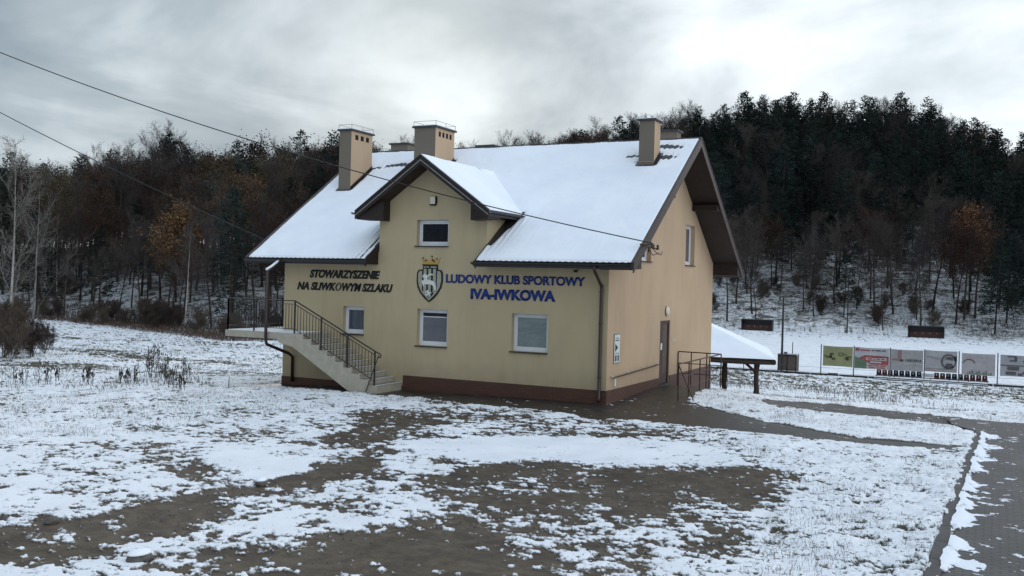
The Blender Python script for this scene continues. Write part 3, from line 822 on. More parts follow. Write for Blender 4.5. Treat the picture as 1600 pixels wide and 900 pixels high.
# dormer roof
def dz(x): return DZ - SN_T - DSL * abs(x - DXC)
xe0, xe1 = DXC - (DXR - DXC) - DOV, DXR + DOV
dd_ = MB()
def main_y(z): return (z - (ZP - SN_T)) / SL
for xa in (xe0, xe1):
    ze_ = dz(xa); za = dz(DXC)
    ye = main_y(ze_) + .05; yr_ = main_y(za) + .15
    bot = [(xa, DY0, ze_ - .16), (DXC, DY0, za - .16), (DXC, yr_, za - .16), (xa, ye, ze_ - .16)]
    top = [(xa, DY0, ze_), (DXC, DY0, za), (DXC, yr_, za), (xa, ye, ze_)]
    dd_.hexa(bot, top)
droof = dd_.build('dormer_roof', M['tile'], house)
bb = MB()
for xa in (xe0, xe1):
    ze_ = dz(xa); za = dz(DXC)
    bb.hexa([(xa, DY0 - .03, ze_ - .25), (DXC, DY0 - .03, za - .27), (DXC, DY0 - .002, za - .27), (xa, DY0 - .002, ze_ - .25)],
            [(xa, DY0 - .03, ze_ - .01), (DXC, DY0 - .03, za - .01), (DXC, DY0 - .002, za - .01), (xa, DY0 - .002, ze_ - .01)])
each(bb, 'bargeboard', M['brown_dark'], droof)
bt = MB()
for xa in (xe0, xe1):
    ze_ = dz(xa); za = dz(DXC)
    bt.hexa([(xa, DY0 - .05, ze_ - .006), (DXC, DY0 - .05, za - .006), (DXC, DY0 + .05, za - .003), (xa, DY0 + .05, ze_ - .003)],
            [(xa, DY0 - .05, ze_ + .035), (DXC, DY0 - .05, za + .035), (DXC, DY0 + .05, za + .035), (xa, DY0 + .05, ze_ + .035)])
each(bt, 'verge_trim', M['metal_dark'], droof)
bt = MB()
for xa in (xe0, xe1):
    ze_ = dz(xa); za = dz(DXC)
    bt.bar((xa, DY0 - .036, ze_ - .13), (DXC, DY0 - .036, za - .14), .012, .02)
each(bt, 'trim_strip', M['zinc'], droof)
ds = MB()
for xa, sg in ((xe0, -1), (xe1, 1)):
    ze_ = dz(xa); za = dz(DXC)
    ds.hexa([(xa, DY0, ze_ - .20), (DXC, DY0, za - .20), (DXC, -.004, za - .20), (xa, -.004, ze_ - .20)],
            [(xa, DY0, ze_ - .165), (DXC, DY0, za - .165), (DXC, -.004, za - .165), (xa, -.004, ze_ - .165)])
    # cornice return: horizontal box under the eave
    xin = DXC + sg * (1.965 - .38)
    zb = 5.30
    pts = [(xa - sg * .03, zb + .02), (xin, zb), (xin, dz(xin) - .19), (xa - sg * .03, dz(xa) - .19)]
    ds.hexa([(pts[0][0], DY0 + .02, pts[0][1]), (pts[1][0], DY0 + .02 + .35, pts[1][1]), (pts[1][0], -.005, pts[1][1]), (pts[0][0], -.005, pts[0][1])],
            [(pts[3][0], DY0 + .02, pts[3][1]), (pts[2][0], DY0 + .02 + .35, pts[2][1]), (pts[2][0], -.005, pts[2][1]), (pts[3][0], -.005, pts[3][1])])
    # side soffit above the cheek
    ds.box((DXC + sg * (1.965 + .005), -.004, zb + .1), (xa - sg * .02, main_y(ze_) - .05, zb + .17))
ds.build('soffit', M['brown_dark'], droof)
gutter((xe1 + .075, DY0 - .03, dz(xe1) - .02), (xe1 + .075, main_y(dz(xe1)) + .0, dz(xe1) - .02)).build('gutter', M['metal_dark'], droof)
gutter((xe0 - .075, main_y(dz(xe0)), dz(xe0) - .02), (xe0 - .075, DY0 - .03, dz(xe0) - .02)).build('gutter', M['metal_dark'], droof)
# flashing strip where the cheek meets the roof
fl = MB()
for x0, x1 in ((DXR + .003, DXR + .16), (DXL - .16, DXL - .003)):
    slab(fl, [(x0, -.1), (x1, -.1), (x1, 1.55), (x0, 1.55)], lambda x, y: tf(x, y) + .012, .02)
each(fl, 'flashing', M['metal_dark'], droof)

# snow on the roofs (real thickness, sinks below the tiles where bare)
CH = {'left': (-11.98, 3.16, -11.44, 4.50, 8.88, 3), 'middle': (-8.94, 3.52, -8.05, 4.86, 8.90, 4), 'right': (-.66, 4.18, -.13, 4.78, 8.84, 0)}
def snow_sheet(name, xs, ysr, base_fn, keep_fn, bare_fn, parent, rows=None):
    X, Y = np.meshgrid(xs, ysr, indexing='ij')
    if rows is not None: X, Y = rows(X, Y)
    B = base_fn(X, Y)
    h = .055 + (fbm(X, Y, .6, 3, .5, 3) - .5) * .03 + (fbm(X, Y, 6, 2, .5, 4) - .5) * .008
    bare = bare_fn(X, Y)
    rib = .5 + .5 * np.cos(X * 2 * np.pi / .19)
    h = h - .003 * rib - .012 * sstep(.52, .7, fbm(X, Y, 1.3, 3, .6, 21))
    h = h * (1 - bare) - bare * (.012 + .03 * rib)
    e = keep_fn(X, Y)
    h = np.where(e, h, -.05)
    Z = B + h
    i = np.arange(X.size).reshape(X.shape)
    Fs = np.stack([i[:-1, :-1], i[1:, :-1], i[1:, 1:], i[:-1, 1:]], -1).reshape(-1, 4)
    ok = e.ravel()[Fs].any(1)
    o = np_mesh(name, np.stack([X, Y, Z], -1).reshape(-1, 3), Fs[ok], M['snow'], parent=parent)
    return o
def bare_main(X, Y):
    b = np.zeros(X.shape); n = fbm(X, Y, 2.2, 3, .6, 8)
    # sheltered strip by the dormer's right eave and left eave
    t = np.clip((Y + .1) / 1.7, 0, 1)
    b = np.maximum(b, sstep(.14, -.05, X - (DXR + .12 + .36 * t)) * (X > DXR) * (Y > -.05) * (Y < 1.7))
    b = np.maximum(b, .6 * sstep(.75, .1, X - (DXR + .3 * t)) * (X > DXR) * (Y < 1.5) * sstep(.45, .6, .5 + .3 * np.cos(X * 2 * np.pi / .19) + (n - .5) * .5) * sstep(-.75, .3, Y))
    b = np.maximum(b, .8 * sstep(-.75, -.1, X - (DXL - .1)) * (X < DXL) * (Y < 1.2) * sstep(.45, .62, .5 + .3 * np.cos(X * 2 * np.pi / .19) + (n - .5) * .6))
    # bare tiles round the right chimney
    for cx_, cy_, rx, ry in ((.10, 4.62, .30, .13), (-.0, 5.25, .40, .12), (-.95, 4.72, .26, .09), (-10.35, 4.75, .75, .12), (-11.3, 4.6, .2, .12)):
        rr_ = np.hypot((X - cx_) / rx, (Y - cy_) / ry)
        b = np.maximum(b, sstep(1.5, .6, rr_ + (n - .5) * 2.2 + .35 * np.cos(X * 2 * np.pi / .19)))
    # melt line round chimneys
    for k, (x0, y0, x1, y1, zt, nv) in CH.items():
        dxx = np.maximum(np.maximum(x0 - X, X - x1), 0); dyy = np.maximum(np.maximum(y0 - Y, Y - y1), 0)
        b = np.maximum(b, sstep(.13, .07, np.hypot(dxx, dyy)))
    return b
def keep_main(X, Y):
    inn = (X > XL_ + .05) & (X < XR_ - .03) & (Y > -EV + .02) & (Y < YR + .03)
    notch = (X > DXL - .03) & (X < DXR + .03) & (Y < 1.35)
    return inn & ~notch
xs = np.unique(np.concatenate([np.arange(XL_, XR_, .045), [XL_ + .03, XR_ - .02]]))
snow_sheet('roof_snow', xs, np.concatenate([np.arange(-EV, YR, .045), [YR + .02]]), lambda X, Y: ZP - SN_T + SL * np.minimum(Y, 2 * YR - Y), keep_main, bare_main, roof)
snow_sheet('roof_snow', np.arange(XL_ + .02, XR_, .12), np.arange(YR, 2 * YR + EV, .12), lambda X, Y: ZP - SN_T + SL * (2 * YR - Y), lambda X, Y: (X > XL_ + .05) & (X < XR_ - .03), lambda X, Y: np.zeros(X.shape), roof)
def dorm_keep(X, Y):
    B = DZ - SN_T - DSL * np.abs(X - DXC)
    return (X > xe0 + .03) & (X < xe1 - .03) & (Y > DY0 + .02) & (Y < (B - (ZP - SN_T)) / SL + .10)
snow_sheet('dormer_snow', np.arange(xe0, xe1 + .04, .04), np.arange(DY0, 4.4, .04), lambda X, Y: DZ - SN_T - DSL * np.abs(X - DXC), dorm_keep,
           lambda X, Y: np.maximum(sstep(1.4, .6, np.hypot((X + 6.2) / .5, (Y - 2.9) / .1) + (fbm(X, Y, 3, 3, .5, 6) - .5) * 2), 0) * .8, droof)
# scalloped lip of the metal tile along the eave
lip = MB()
for x0, x1 in ((XL_ + .04, DXL - .05), (DXR + .05, XR_ - .03)):
    n = int((x1 - x0) / .03); vs = []
    for i in range(n + 1):
        x = x0 + (x1 - x0) * i / n; zw = .022 * abs(math.sin(x * math.pi / .19)) - .012
        vs += [(x, -EV - .012, tf(0, -EV) + zw), (x, -EV + .12, tf(0, -EV + .12) + zw - .01), (x, -EV - .012, tf(0, -EV) - .05)]
    lip = MB(); lip.add(vs, [(3 * i, 3 * i + 3, 3 * i + 4, 3 * i + 1) for i in range(n)] + [(3 * i + 2, 3 * i + 5, 3 * i + 3, 3 * i) for i in range(n)])
    lip.build('tile_lip', M['tile'], roof)

# chimneys
def chimney(x0, y0, x1, y1, zt, nv, label):
    zb = min(rz(y0), rz(y1)) - .4
    c = MB(); c.box((x0, y0, zb), (x1, y1, zt))
    ch = c.build('chimney', M['wall_lit'], house, bevel=.008)
    ch['label'] = label
    f = MB(); f.box((x0 + .004, y0 - .006, zb), (x1 - .004, y0 - .001, zt - .01)); f.build('shaded_front', M['chimney_shaded'], ch)  # thin plate that paints the front side's shade onto the stack
    f = MB(); f.box((x0 - .07, y0 - .07, zt + .002), (x1 + .07, y1 + .07, zt + .065)); f.build('cap', M['cap'], ch, bevel=.008)
    f = MB(); f.box((x0 - .05, y0 - .05, zt + .067), (x1 + .05, y1 + .05, zt + .095)); f.build('cap_snow', M['snow'], ch, bevel=.025)
    if nv:
        v = MB(); n = nv; yy0 = y0 + .16; st = (y1 - y0 - .32) / n
        for i in range(n):
            a = yy0 + st * (i + .22); b_ = yy0 + st * (i + .78)
            v.box((x1 - .05, a, zt - .30), (x1 + .004, b_, zt - .12))
            v.box((x0 - .004, a, zt - .30), (x0 + .05, b_, zt - .12))
        each(v, 'vent', M['hole'], ch)
        r = MB()
        pts = [(x0 - .02, y0 - .02), (x1 + .02, y0 - .02), (x1 + .02, y1 + .02), (x0 - .02, y1 + .02)]
        for i in range(4):
            a, b_ = pts[i], pts[(i + 1) % 4]
            r.tube([(*a, zt + .23), (*b_, zt + .23)], .007, 5); r.tube([(*a, zt + .05), (*a, zt + .24)], .008, 5)
        mx_, my_ = (x1 + .02), (y0 + y1) / 2
        r.tube([(mx_, my_, zt + .05), (mx_, my_, zt + .24)], .008, 5)
        r.build('cap_rail', M['steel'], ch)
    # lead apron along the foot
    a = MB()
    slab(a, [(x0 - .10, y0 - .16), (x1 + .10, y0 - .16), (x1 + .10, y1 + .08), (x0 - .10, y1 + .08)], lambda x, y: tf(x, y) + .022, .02)
    each(a, 'flashing', M['metal_dark'], ch)
    a = MB(); a.box((x1 + .0055, y0 - .01, 0), (x1 + .012, y1 + .01, .1)); 
    a.v = [(p[0], p[1], tf(0, p[1]) + (.02 if p[2] < .05 else .13)) for p in a.v]
    each(a, 'upstand', M['brown_dark'], ch)
    return ch
chimney(*CH['left'], 'left chimney with three vents')
chimney(*CH['middle'], 'chimney behind the dormer with four vents')
c3 = chimney(*CH['right'], 'narrow chimney near the gable')
f = MB(); f.tube([(-.74, 3.98, 7.47), (-.66, 4.165, 7.50), (-.13, 4.165, 7.50), (-.05, 3.98, 7.47)], .012, 5); f.build('zinc_edge', M['zinc'], c3)
for x0, x1, zt, lab in ((-12.2, -11.4, 8.90, 'squat chimney behind the ridge at the left'), (-.86, -.22, 8.90, 'squat chimney behind the ridge near the gable'), (-8.2, -7.5, 8.66, 'low chimney top just over the ridge')):
    c = MB(); c.box((x0, 6.9, 7.0), (x1, 8.1 if x0 < -1 else 7.4, zt)); ch = c.build('chimney', M['chimney_shaded'], house); ch['label'] = lab
    f = MB(); f.box((x0 - .07, 6.83, zt + .002), (x1 + .07, 8.17 if x0 < -1 else 7.47, zt + .06)); f.build('cap', M['cap'], ch)

# downpipes
p = MB(); p.tube([(-.12, -EV - .085, 3.96), (-.12, -EV - .085, 3.85), (-.14, -.62, 3.72), (-.17, -.26, 3.50), (-.18, -.09, 3.42), (-.18, -.09, 3.3), (-.18, -.09, .18), (-.18, -.16, .08)], .052, 10)
dp = p.build('downpipe', M['pipe_brown'], house, smooth=True)
p = MB()
for z_ in (3.2, 2.3, .75): p.tube([(-.18, -.09, z_), (-.18, -.09, z_ + .05)], .062, 10)
each(p, 'pipe_clip', M['pipe_brown'], dp)
p = MB(); p.tube([(-11.24, -1.52, 3.62), (-11.24, -1.52, 1.36), (-11.26, -1.44, 1.22), (-11.28, -.30, .86), (-11.28, -.10, .74), (-11.28, -.09, -.1)], .052, 10)
dp = p.build('downpipe', M['pipe_brown'], house, smooth=True); dp['label'] = 'downpipe standing in front of the landing'
p = MB(); p.tube([(-11.32, -EV - .085, 3.90), (-11.27, -1.30, 3.70), (-11.24, -1.52, 3.60)], .055, 10); p.build('pipe_bend', M['metal_dark'], dp, smooth=True)
p = MB(); p.tube([(-11.32, -EV - .12, 3.955), (-11.27, -1.30, 3.755), (-11.24, -1.56, 3.655)], .042, 8); p.build('bend_snow', M['snow'], dp, smooth=True)

# wall fittings on the gable
f = MB(); f.tube([(.0, 5.52, 2.74), (.03, 5.52, 2.74)], .16, 20); f.v = [(v[0], v[1], 2.60 + (v[2] - 2.74) * 1.05) for v in f.v]
lamp = f.build('wall_lamp', M['brown_edge'], house)
f = MB()
prof_ = [(.03, .145), (.06, .14), (.09, .11), (.105, .06), (.108, .01)]
vs = []; n_ = 18
for d_, r_ in prof_:
    for k in range(n_): t = 2 * math.pi * k / n_; vs.append((d_, 5.52 + math.cos(t) * r_, 2.60 + math.sin(t) * r_ * 1.15))
fs = [(i * n_ + k, i * n_ + (k + 1) % n_, (i + 1) * n_ + (k + 1) % n_, (i + 1) * n_ + k) for i in range(4) for k in range(n_)] + [tuple(4 * n_ + k for k in range(n_))]
f.add(vs, fs); f.build('lamp_cover', M['lamp'], lamp, smooth=True)
f = MB(); f.tube([(.09, .32, .74), (.09, 4.62, .86)], .022, 8); hr = f.build('wall_handrail', M['iron_rust'], house)
f = MB()
for yy in (.36, 1.7, 3.1, 4.55):
    zz_ = .74 + .12 * (yy - .32) / 4.3; f.tube([(.0, yy, zz_ + .06), (.05, yy, zz_ + .05), (.09, yy, zz_)], .014, 6)
each(f, 'bracket', M['lamp'], hr)
f = MB(); f.box((.0, .62, .46), (.03, .74, .70)); f.build('meter_box', M['emblem_white'], house, bevel=.004)
f = MB(); f.box((.0, 6.25, 1.55), (.025, 6.33, 1.66)); f.box((.0, 6.5, 1.50), (.025, 6.58, 1.62)); each(f, 'switch_plate', M['lamp'], house)
# notice board
f = MB(); f.box((.0, .52, 1.14), (.02, 1.02, 2.0)); nb = f.build('notice_board', M['steel'], house)
f = MB(); f.box((.02, .54, 1.16), (.024, 1.0, 1.98)); f.build('board_face', M['emblem_white'], nb)
f = MB(); f.add([(.027, .60, 1.72), (.027, .60, 1.48), (.027, .84, 1.60)], [(0, 1, 2)]); f.box((.0245, .60, 1.80), (.027, .94, 1.83)); f.box((.0245, .60, 1.87), (.027, .88, 1.89)); f.box((.0245, .60, 1.42), (.027, .94, 1.44))
each(f, 'pictogram', M['black'], nb, fix=False)
f = MB(); f.box((.0245, .58, 1.20), (.027, .74, 1.38)); f.box((.0245, .80, 1.20), (.027, .95, 1.38)); each(f, 'pictogram', M['steel'], nb)
# alarm box on dormer
f = MB(); f.box((-6.02, -.07, 5.83), (-5.84, 0, 6.06)); ab = f.build('alarm_box', M['lamp'], house, bevel=.008)
f = MB(); f.box((-6.03, -.075, 5.79), (-5.83, 0, 5.83)); f.box((-5.84, -.06, 5.83), (-5.80, 0, 6.08)); each(f, 'box_base', M['hole'], ab)
# small camera under the eave
f = MB(); f.box((-1.05, -.12, 3.78), (-.98, -.0, 3.85)); f.build('eave_camera', M['hole'], house)
# insulator bracket on the bargeboard
f = MB(); f.bar((1.02, -.3, 4.60), (1.02, 1.25, 4.52), .04); f.bar((1.02, .45, 4.55), (1.02, .45, 4.40), .035); f.bar((1.02, -.1, 4.585), (1.30, -.1, 4.6), .03)
ib = f.build('cable_bracket', M['iron_rust'], house)
for yy, xx in ((-.1, 1.3), (.75, 1.06), (1.15, 1.06)):
    f = MB(); f.tube([(xx, yy, 4.50), (xx, yy, 4.53), (xx, yy, 4.58), (xx, yy, 4.62), (xx, yy, 4.65)], [.02, .045, .03, .045, .015], 10); f.build('insulator', M['kerb'], ib, smooth=True)
f = MB(); f.tube([(1.06, .75, 4.5), (1.1, 1.0, 4.38), (1.12, 1.3, 4.36), (1.08, 1.55, 4.46)], .012, 6); f.tube([(1.06, .3, 4.5), (1.1, .6, 4.32), (1.1, 1.2, 4.42)], .012, 6); each(f, 'cable_loop', M['wire'], ib)

# lettering
def lettering(txt, x0, x1, zb, zt, mat, shear=0., bold=.02, name='lettering', lab=None, space=1.0):
    cu = bpy.data.curves.new(name, 'FONT'); cu.body = txt; cu.size = 1; cu.shear = shear; cu.offset = bold; cu.extrude = .0; cu.space_character = space
    tmp = bpy.data.objects.new('tmp_text', cu); COL.objects.link(tmp)
    dg = bpy.context.evaluated_depsgraph_get(); dg.update()
    me = bpy.data.meshes.new_from_object(tmp.evaluated_get(dg))
    COL.objects.unlink(tmp); bpy.data.objects.remove(tmp)
    co = np.empty(len(me.vertices) * 3); me.vertices.foreach_get('co', co); co = co.reshape(-1, 3)
    a, b = co.min(0), co.max(0)
    u = (co[:, 0] - a[0]) / (b[0] - a[0]); v = (co[:, 1] - a[1]) / (b[1] - a[1])
    co2 = np.stack([x0 + u * (x1 - x0), np.full(len(u), 0), zb + v * (zt - zb)], -1)
    me.vertices.foreach_set('co', co2.ravel()); me.materials.clear(); me.materials.append(mat); me.update()
    bm = bmesh.new(); bm.from_mesh(me)
    r = bmesh.ops.extrude_face_region(bm, geom=list(bm.faces))
    for v_ in [g for g in r['geom'] if isinstance(g, bmesh.types.BMVert)]: v_.co.y -= .022
    bmesh.ops.recalc_face_normals(bm, faces=bm.faces)
    bm.to_mesh(me); bm.free(); me.name = name
    o = bpy.data.objects.new(name, me); COL.objects.link(o); o.parent = house
    o['label'] = lab or ''
    return o
lettering('STOWARZYSZENIE', -10.70, -7.87, 3.425, 3.70, M['black'], .28, .043, lab='black slanted words STOWARZYSZENIE')
lettering('NA SLIWK', -11.22, -9.60, 3.01, 3.28, M['black'], .28, .043, lab='black slanted words NA SLIWK')
lettering('WYM SZLAKU', -9.36, -7.37, 3.01, 3.28, M['black'], .28, .043, lab='black slanted words WYM SZLAKU')
f = MB()
for sg in (-1, 1):
    pts = [(-9.51 + sg * .10 * math.sin(math.pi * t) + .07 * (t - .5), -.012, 3.01 + .27 * t) for t in [i / 8 for i in range(9)]]
    f.tube(pts, [.01, .018, .024, .026, .026, .026, .024, .018, .01], 6)
f.build('plum_outline', M['black'], house)
lettering('LUDOWY KLUB SPORTOWY', -5.40, -.73, 3.375, 3.645, M['blue'], 0, .033, lab='blue words LUDOWY KLUB SPORTOWY')
lettering('IVA-IWKOWA', -4.51, -1.66, 2.895, 3.225, M['blue'], 0, .046, lab='bold blue words IVA-IWKOWA')

# crest
CX0, CZ0, CW, CHh = -6.0, 2.75, .94, 1.45     # px crop (170..470, 140..700) -> width .94, height 1.45
def cp(px, py): return (-6.47 + (px - 172) / 296 * .95, 4.19 - (py - 140) / 558 * 1.44)
def flat(mb, pts, y0, th, holes=()):
    mb.poly([cp(*p) for p in pts], [[cp(*p) for p in h] for h in holes], lambda u, v, d: (u, y0 - d, v), th); return mb
shield = [(240, 245), (412, 245), (412, 300), (450, 305), (468, 340), (470, 440), (455, 520), (420, 590), (370, 655), (318, 700), (265, 655), (215, 590), (182, 520), (170, 440), (174, 340), (192, 305), (240, 300)]
cr = flat(MB(), shield, -.001, .02).build('crest', M['black'], house)
cr['label'] = 'black and white shield crest with a gold crown'
def shrink(pts, k, c=(320, 450)): return [(c[0] + (x - c[0]) * k, c[1] + (y - c[1]) * k) for x, y in pts]
ring = [(205, 320), (232, 318), (236, 560), (318, 655), (402, 560), (406, 318), (438, 320), (450, 350), (452, 440), (436, 515), (404, 580), (318, 678), (232, 580), (203, 515), (188, 440), (190, 350)]
flat(MB(), ring, -.0215, .004).build('shield_border', M['emblem_grey'], cr)
f = MB()
for x0, x1, yb_ in ((252, 285, 600), (305, 337, 640), (360, 392, 590)):
    flat(f, [(x0, 292), (x1, 292), (x1, yb_), ((x0 + x1) / 2, yb_ + 12), (x0, yb_ - 15)], -.0265, .004)
flat(f, [(252, 262), (272, 262), (272, 278), (252, 278)], -.0215, .004); flat(f, [(282, 262), (308, 262), (308, 278), (282, 278)], -.0215, .004); flat(f, [(330, 262), (395, 262), (395, 278), (330, 278)], -.0215, .004)
each(f, 'shield_stripe', M['emblem_grey'], cr)
animal = [(238, 385), (262, 352), (300, 372), (318, 350), (350, 350), (372, 372), (352, 368), (322, 372), (300, 392), (295, 420), (330, 430), (365, 440), (385, 465), (396, 500), (400, 560), (380, 545), (368, 505), (345, 485), (318, 478), (290, 482), (262, 478), (255, 512), (243, 480), (225, 440), (255, 432), (268, 412), (255, 395), (240, 396)]
flat(MB(), animal, -.031, .008).build('deer_figure', M['emblem_white'], cr, fix=True)
ball = [(312 + 34 * math.cos(t * math.pi / 8), 590 + 38 * math.sin(t * math.pi / 8)) for t in range(16)]
flat(MB(), ball, -.031, .008).build('football', M['emblem_white'], cr)
f = MB()
for cx_, cy_ in ((295, 590), (325, 565), (312, 618), (337, 600)):
    flat(f, [(cx_ + 9 * math.cos(t * math.pi * .4), cy_ + 10 * math.sin(t * math.pi * .4)) for t in range(5)], -.0395, .003)
each(f, 'ball_patch', M['black'], cr)
crown = [(240, 242), (405, 242), (436, 152), (392, 196), (378, 200), (345, 150), (318, 200), (300, 205), (285, 172), (262, 204), (215, 160), (246, 210)]
f = flat(MB(), crown, -.001, .024); f.build('crown', M['gold'], cr)
f = MB(); flat(f, [(232, 236), (412, 236), (412, 247), (232, 247)], -.0255, .004)
for cx_, cy_ in ((272, 190), (350, 185), (368, 198)): flat(f, [(cx_ + 10 * math.cos(t * math.pi / 4), cy_ + 14 * math.sin(t * math.pi / 4)) for t in range(8)], -.0255, .003)
for cx_, cy_ in ((240, 158), (340, 140), (395, 168)): flat(f, [(cx_ + 9 * math.cos(t * math.pi / 4), cy_ + 9 * math.sin(t * math.pi / 4)) for t in range(8)], -.001, .02)
each(f, 'crown_detail', M['pipe_brown'], cr)

# ------------------------------------------------------------------ outside staircase (part of the house)
SW = 1.40; ZL = 1.62
st = MB()
NS = 10; xs0 = -6.95; run = (10.14 - 6.95) / NS
prof2 = [(xs0, -.15), (xs0, 0)]
rise = ZL / NS
pts = [(xs0, -.12)]
for i in range(NS):
    pts += [(xs0 - run * i, rise * (i + 1)), (xs0 - run * (i + 1), rise * (i + 1))]
pts += [(-13.07, ZL), (-13.07, ZL - .21), (-10.9, ZL - .21), (-10.75, ZL - .34), (-10.25, ZL - .42), (xs0 - 0.75, -.25)]
st.poly(pts, [], lambda u, v, d: (u, -.004 - d, v), SW)
stairs = st.build('staircase', M['concrete'], house)
lb = MB(); lb.box((-13.07, -.004, ZL - .21), (-HL - .004, 1.6, ZL)); lb.build('landing', M['concrete'], stairs)
nz_ = MB(); sn_ = MB()
for i in range(NS):
    xa = xs0 - run * i; z_ = rise * (i + 1)
    nz_.box((xa - .05, -SW - .012, z_ + .002), (xa + .02, -.006, z_ + .012))
    sn_.box((xa - run + .01, -SW + .02, z_ + .002), (xa - .055, -.03, z_ + .008))
each(nz_, 'nosing', M['emblem_white'], stairs)
M['tread'] = simple('grey_tread', (0.20, 0.19, 0.175), 0.8, 0.25, 8)
each(sn_, 'tread', M['tread'], stairs)
sw_ = MB(); sw_.box((-13.0, -1.36, ZL + .002), (-10.2, 1.5, ZL + .012)); sw_.v = [(x, min(y, -.03) if x > -11.7 else y, z) for x, y, z in sw_.v]
o = MB(); o.box((-13.03, -1.37, ZL + .002), (-10.2, -.03, ZL + .014)); o.box((-13.03, -.03, ZL + .002), (-HL - .05, 1.55, ZL + .014)); o.build('landing_snow', M['snow'], stairs)
# darker infill wall under the stair
iw = MB(); iw.add([(-11.2, -.012, -.3), (-9.56, -.012, -.3), (-9.56, -.012, .05), (-11.2, -.012, .05)], [(0, 1, 2, 3)])
# railing
def rail_run(mb, a, b, h=1.05, step=.12, post_every=None, low=.14, posts=()):
    a = Vector(a); b = Vector(b); L = (Vector((b.x, b.y, 0)) - Vector((a.x, a.y, 0))).length
    up = Vector((0, 0, 1))
    mb.bar(a + up * h, b + up * h, .045, .03); mb.bar(a + up * (h - .11), b + up * (h - .11), .022, .018); mb.bar(a + up * low, b + up * low, .022, .018)
    n = max(1, int(L / step))
    for i in range(1, n):
        p = a.lerp(b, i / n); mb.bar(p + up * low, p + up * (h - .11), .014)
    for t in posts:
        p = a.lerp(b, t); mb.bar(p + up * 0.0, p + up * h, .04)
rl = MB()
yr0 = -SW + .04
rail_run(rl, (-13.0, yr0, ZL), (-10.20, yr0, ZL), posts=(0, .40, 1))
rail_run(rl, (-13.0, yr0, ZL), (-13.0, 1.4, ZL), posts=(0, .5, 1))
rail_run(rl, (-13.0, 1.4, ZL), (-HL - .1, 1.4, ZL), posts=(0, 1))
rail_run(rl, (-10.20, yr0, ZL), (xs0 - .12, yr0, rise * 1), posts=(.34, .67, 1))
rl.tube([(xs0 - .12, yr0, rise + 1.05), (xs0 + .06, yr0, rise + .98), (xs0 + .11, yr0, rise + .93), (xs0 + .08, yr0, rise + .87), (xs0 - .02, yr0, rise + .88)], .02, 6)
rl.bar((xs0 + .02, yr0, rise + .93), (xs0 - .35, yr0 - .12, -.05), .025)
rl.build('railing', M['iron'], stairs)

# ------------------------------------------------------------------ ramp rail beside the door
rr = empty('ramp_railing', (1.55, 1.95, 0), 'brown welded pipe railing round the ramp beside the door', 'railing')
def local(mb, o): 
    mb.v = [(x - o[0], y - o[1], z - o[2]) for x, y, z in mb.v]; return mb
f = MB()
def hz(y): return 1.13
PA = [(.03, 6.95), (.5, 6.95), (1.05, 6.95), (1.55, 6.95)]
PB = [(1.55, 5.45), (1.55, 4.29), (1.55, 3.05), (1.55, 1.95)]
for k_, (x, y) in enumerate(PA + PB):
    f.tube([(x, y, tz(x, y) - .1), (x, y, 1.15)], .021, 8)
each(local(f, (1.55, 1.95, 0)), 'post', M['iron_rust'], rr)
f = MB()
for z_ in (1.15, .75, .40):
    f.tube([(.03, 6.95, z_ + .01), (1.55, 6.95, z_)], .021 if z_ > 1 else .015, 8)
    f.tube([(1.55, 6.95, z_ + .0), (1.55, 1.95, z_ - .02)], .021 if z_ > 1 else .015, 8)
each(local(f, (1.55, 1.95, 0)), 'rail', M['iron_rust'], rr)
f = MB(); f.tube([(1.55, 1.95, 1.1), (2.07, 1.95, tz(2.07, 1.95) - .05)], .018, 8); local(f, (1.55, 1.95, 0)).build('brace', M['iron_rust'], rr)

# ------------------------------------------------------------------ garden shelter behind the house
sh = empty('garden_shelter', (1.25, 18, tz(1.25, 18)), 'low open log shelter with a snowy hipped roof behind the house', 'shelter', rz=rad(14))
so = (1.25, 18, tz(1.25, 18))
def shz(x, y):
    return .30 + .45 * np.minimum(np.minimum(y - 18, 26 - y), np.minimum(1.25 - x, x + 9.3))
xs = np.linspace(-9.3, 1.25, 130); ysr = np.linspace(18, 26, 100)
X, Y = np.meshgrid(xs, ysr, indexing='ij')
Z = shz(X, Y) + (fbm(X, Y, .8, 3, .5, 2) - .5) * .05 - .03 * (np.minimum(np.minimum(Y - 18, 26 - Y), np.minimum(1.25 - X, X + 9.3)) < .03)
i = np.arange(X.size).reshape(X.shape); Fs = np.stack([i[:-1, :-1], i[1:, :-1], i[1:, 1:], i[:-1, 1:]], -1).reshape(-1, 4)
V = np.stack([X - so[0], Y - so[1], Z - so[2]], -1).reshape(-1, 3)
np_mesh('roof_snow', V, Fs, M['snow'], parent=sh)
Vb = V.copy(); Vb[:, 2] -= .07
np_mesh('roof', Vb, Fs[:, ::-1], M['post_wood'], parent=sh)
f = MB(); rnd = random.Random(4)
for (a, b) in (((-9.2, 18.1), (1.2, 18.1)), ((1.15, 18.0), (1.15, 25.9)), ((-9.2, 25.9), (1.2, 25.9))):
    n = 14; pts = [(a[0] + (b[0] - a[0]) * k / n, a[1] + (b[1] - a[1]) * k / n, .13 + rnd.uniform(-.02, .02)) for k in range(n + 1)]
    f.tube(pts, [.11 + rnd.uniform(-.015, .015) for _ in pts], 8)
local(f, so).build('eave_beam', M['post_wood'], sh, smooth=True)
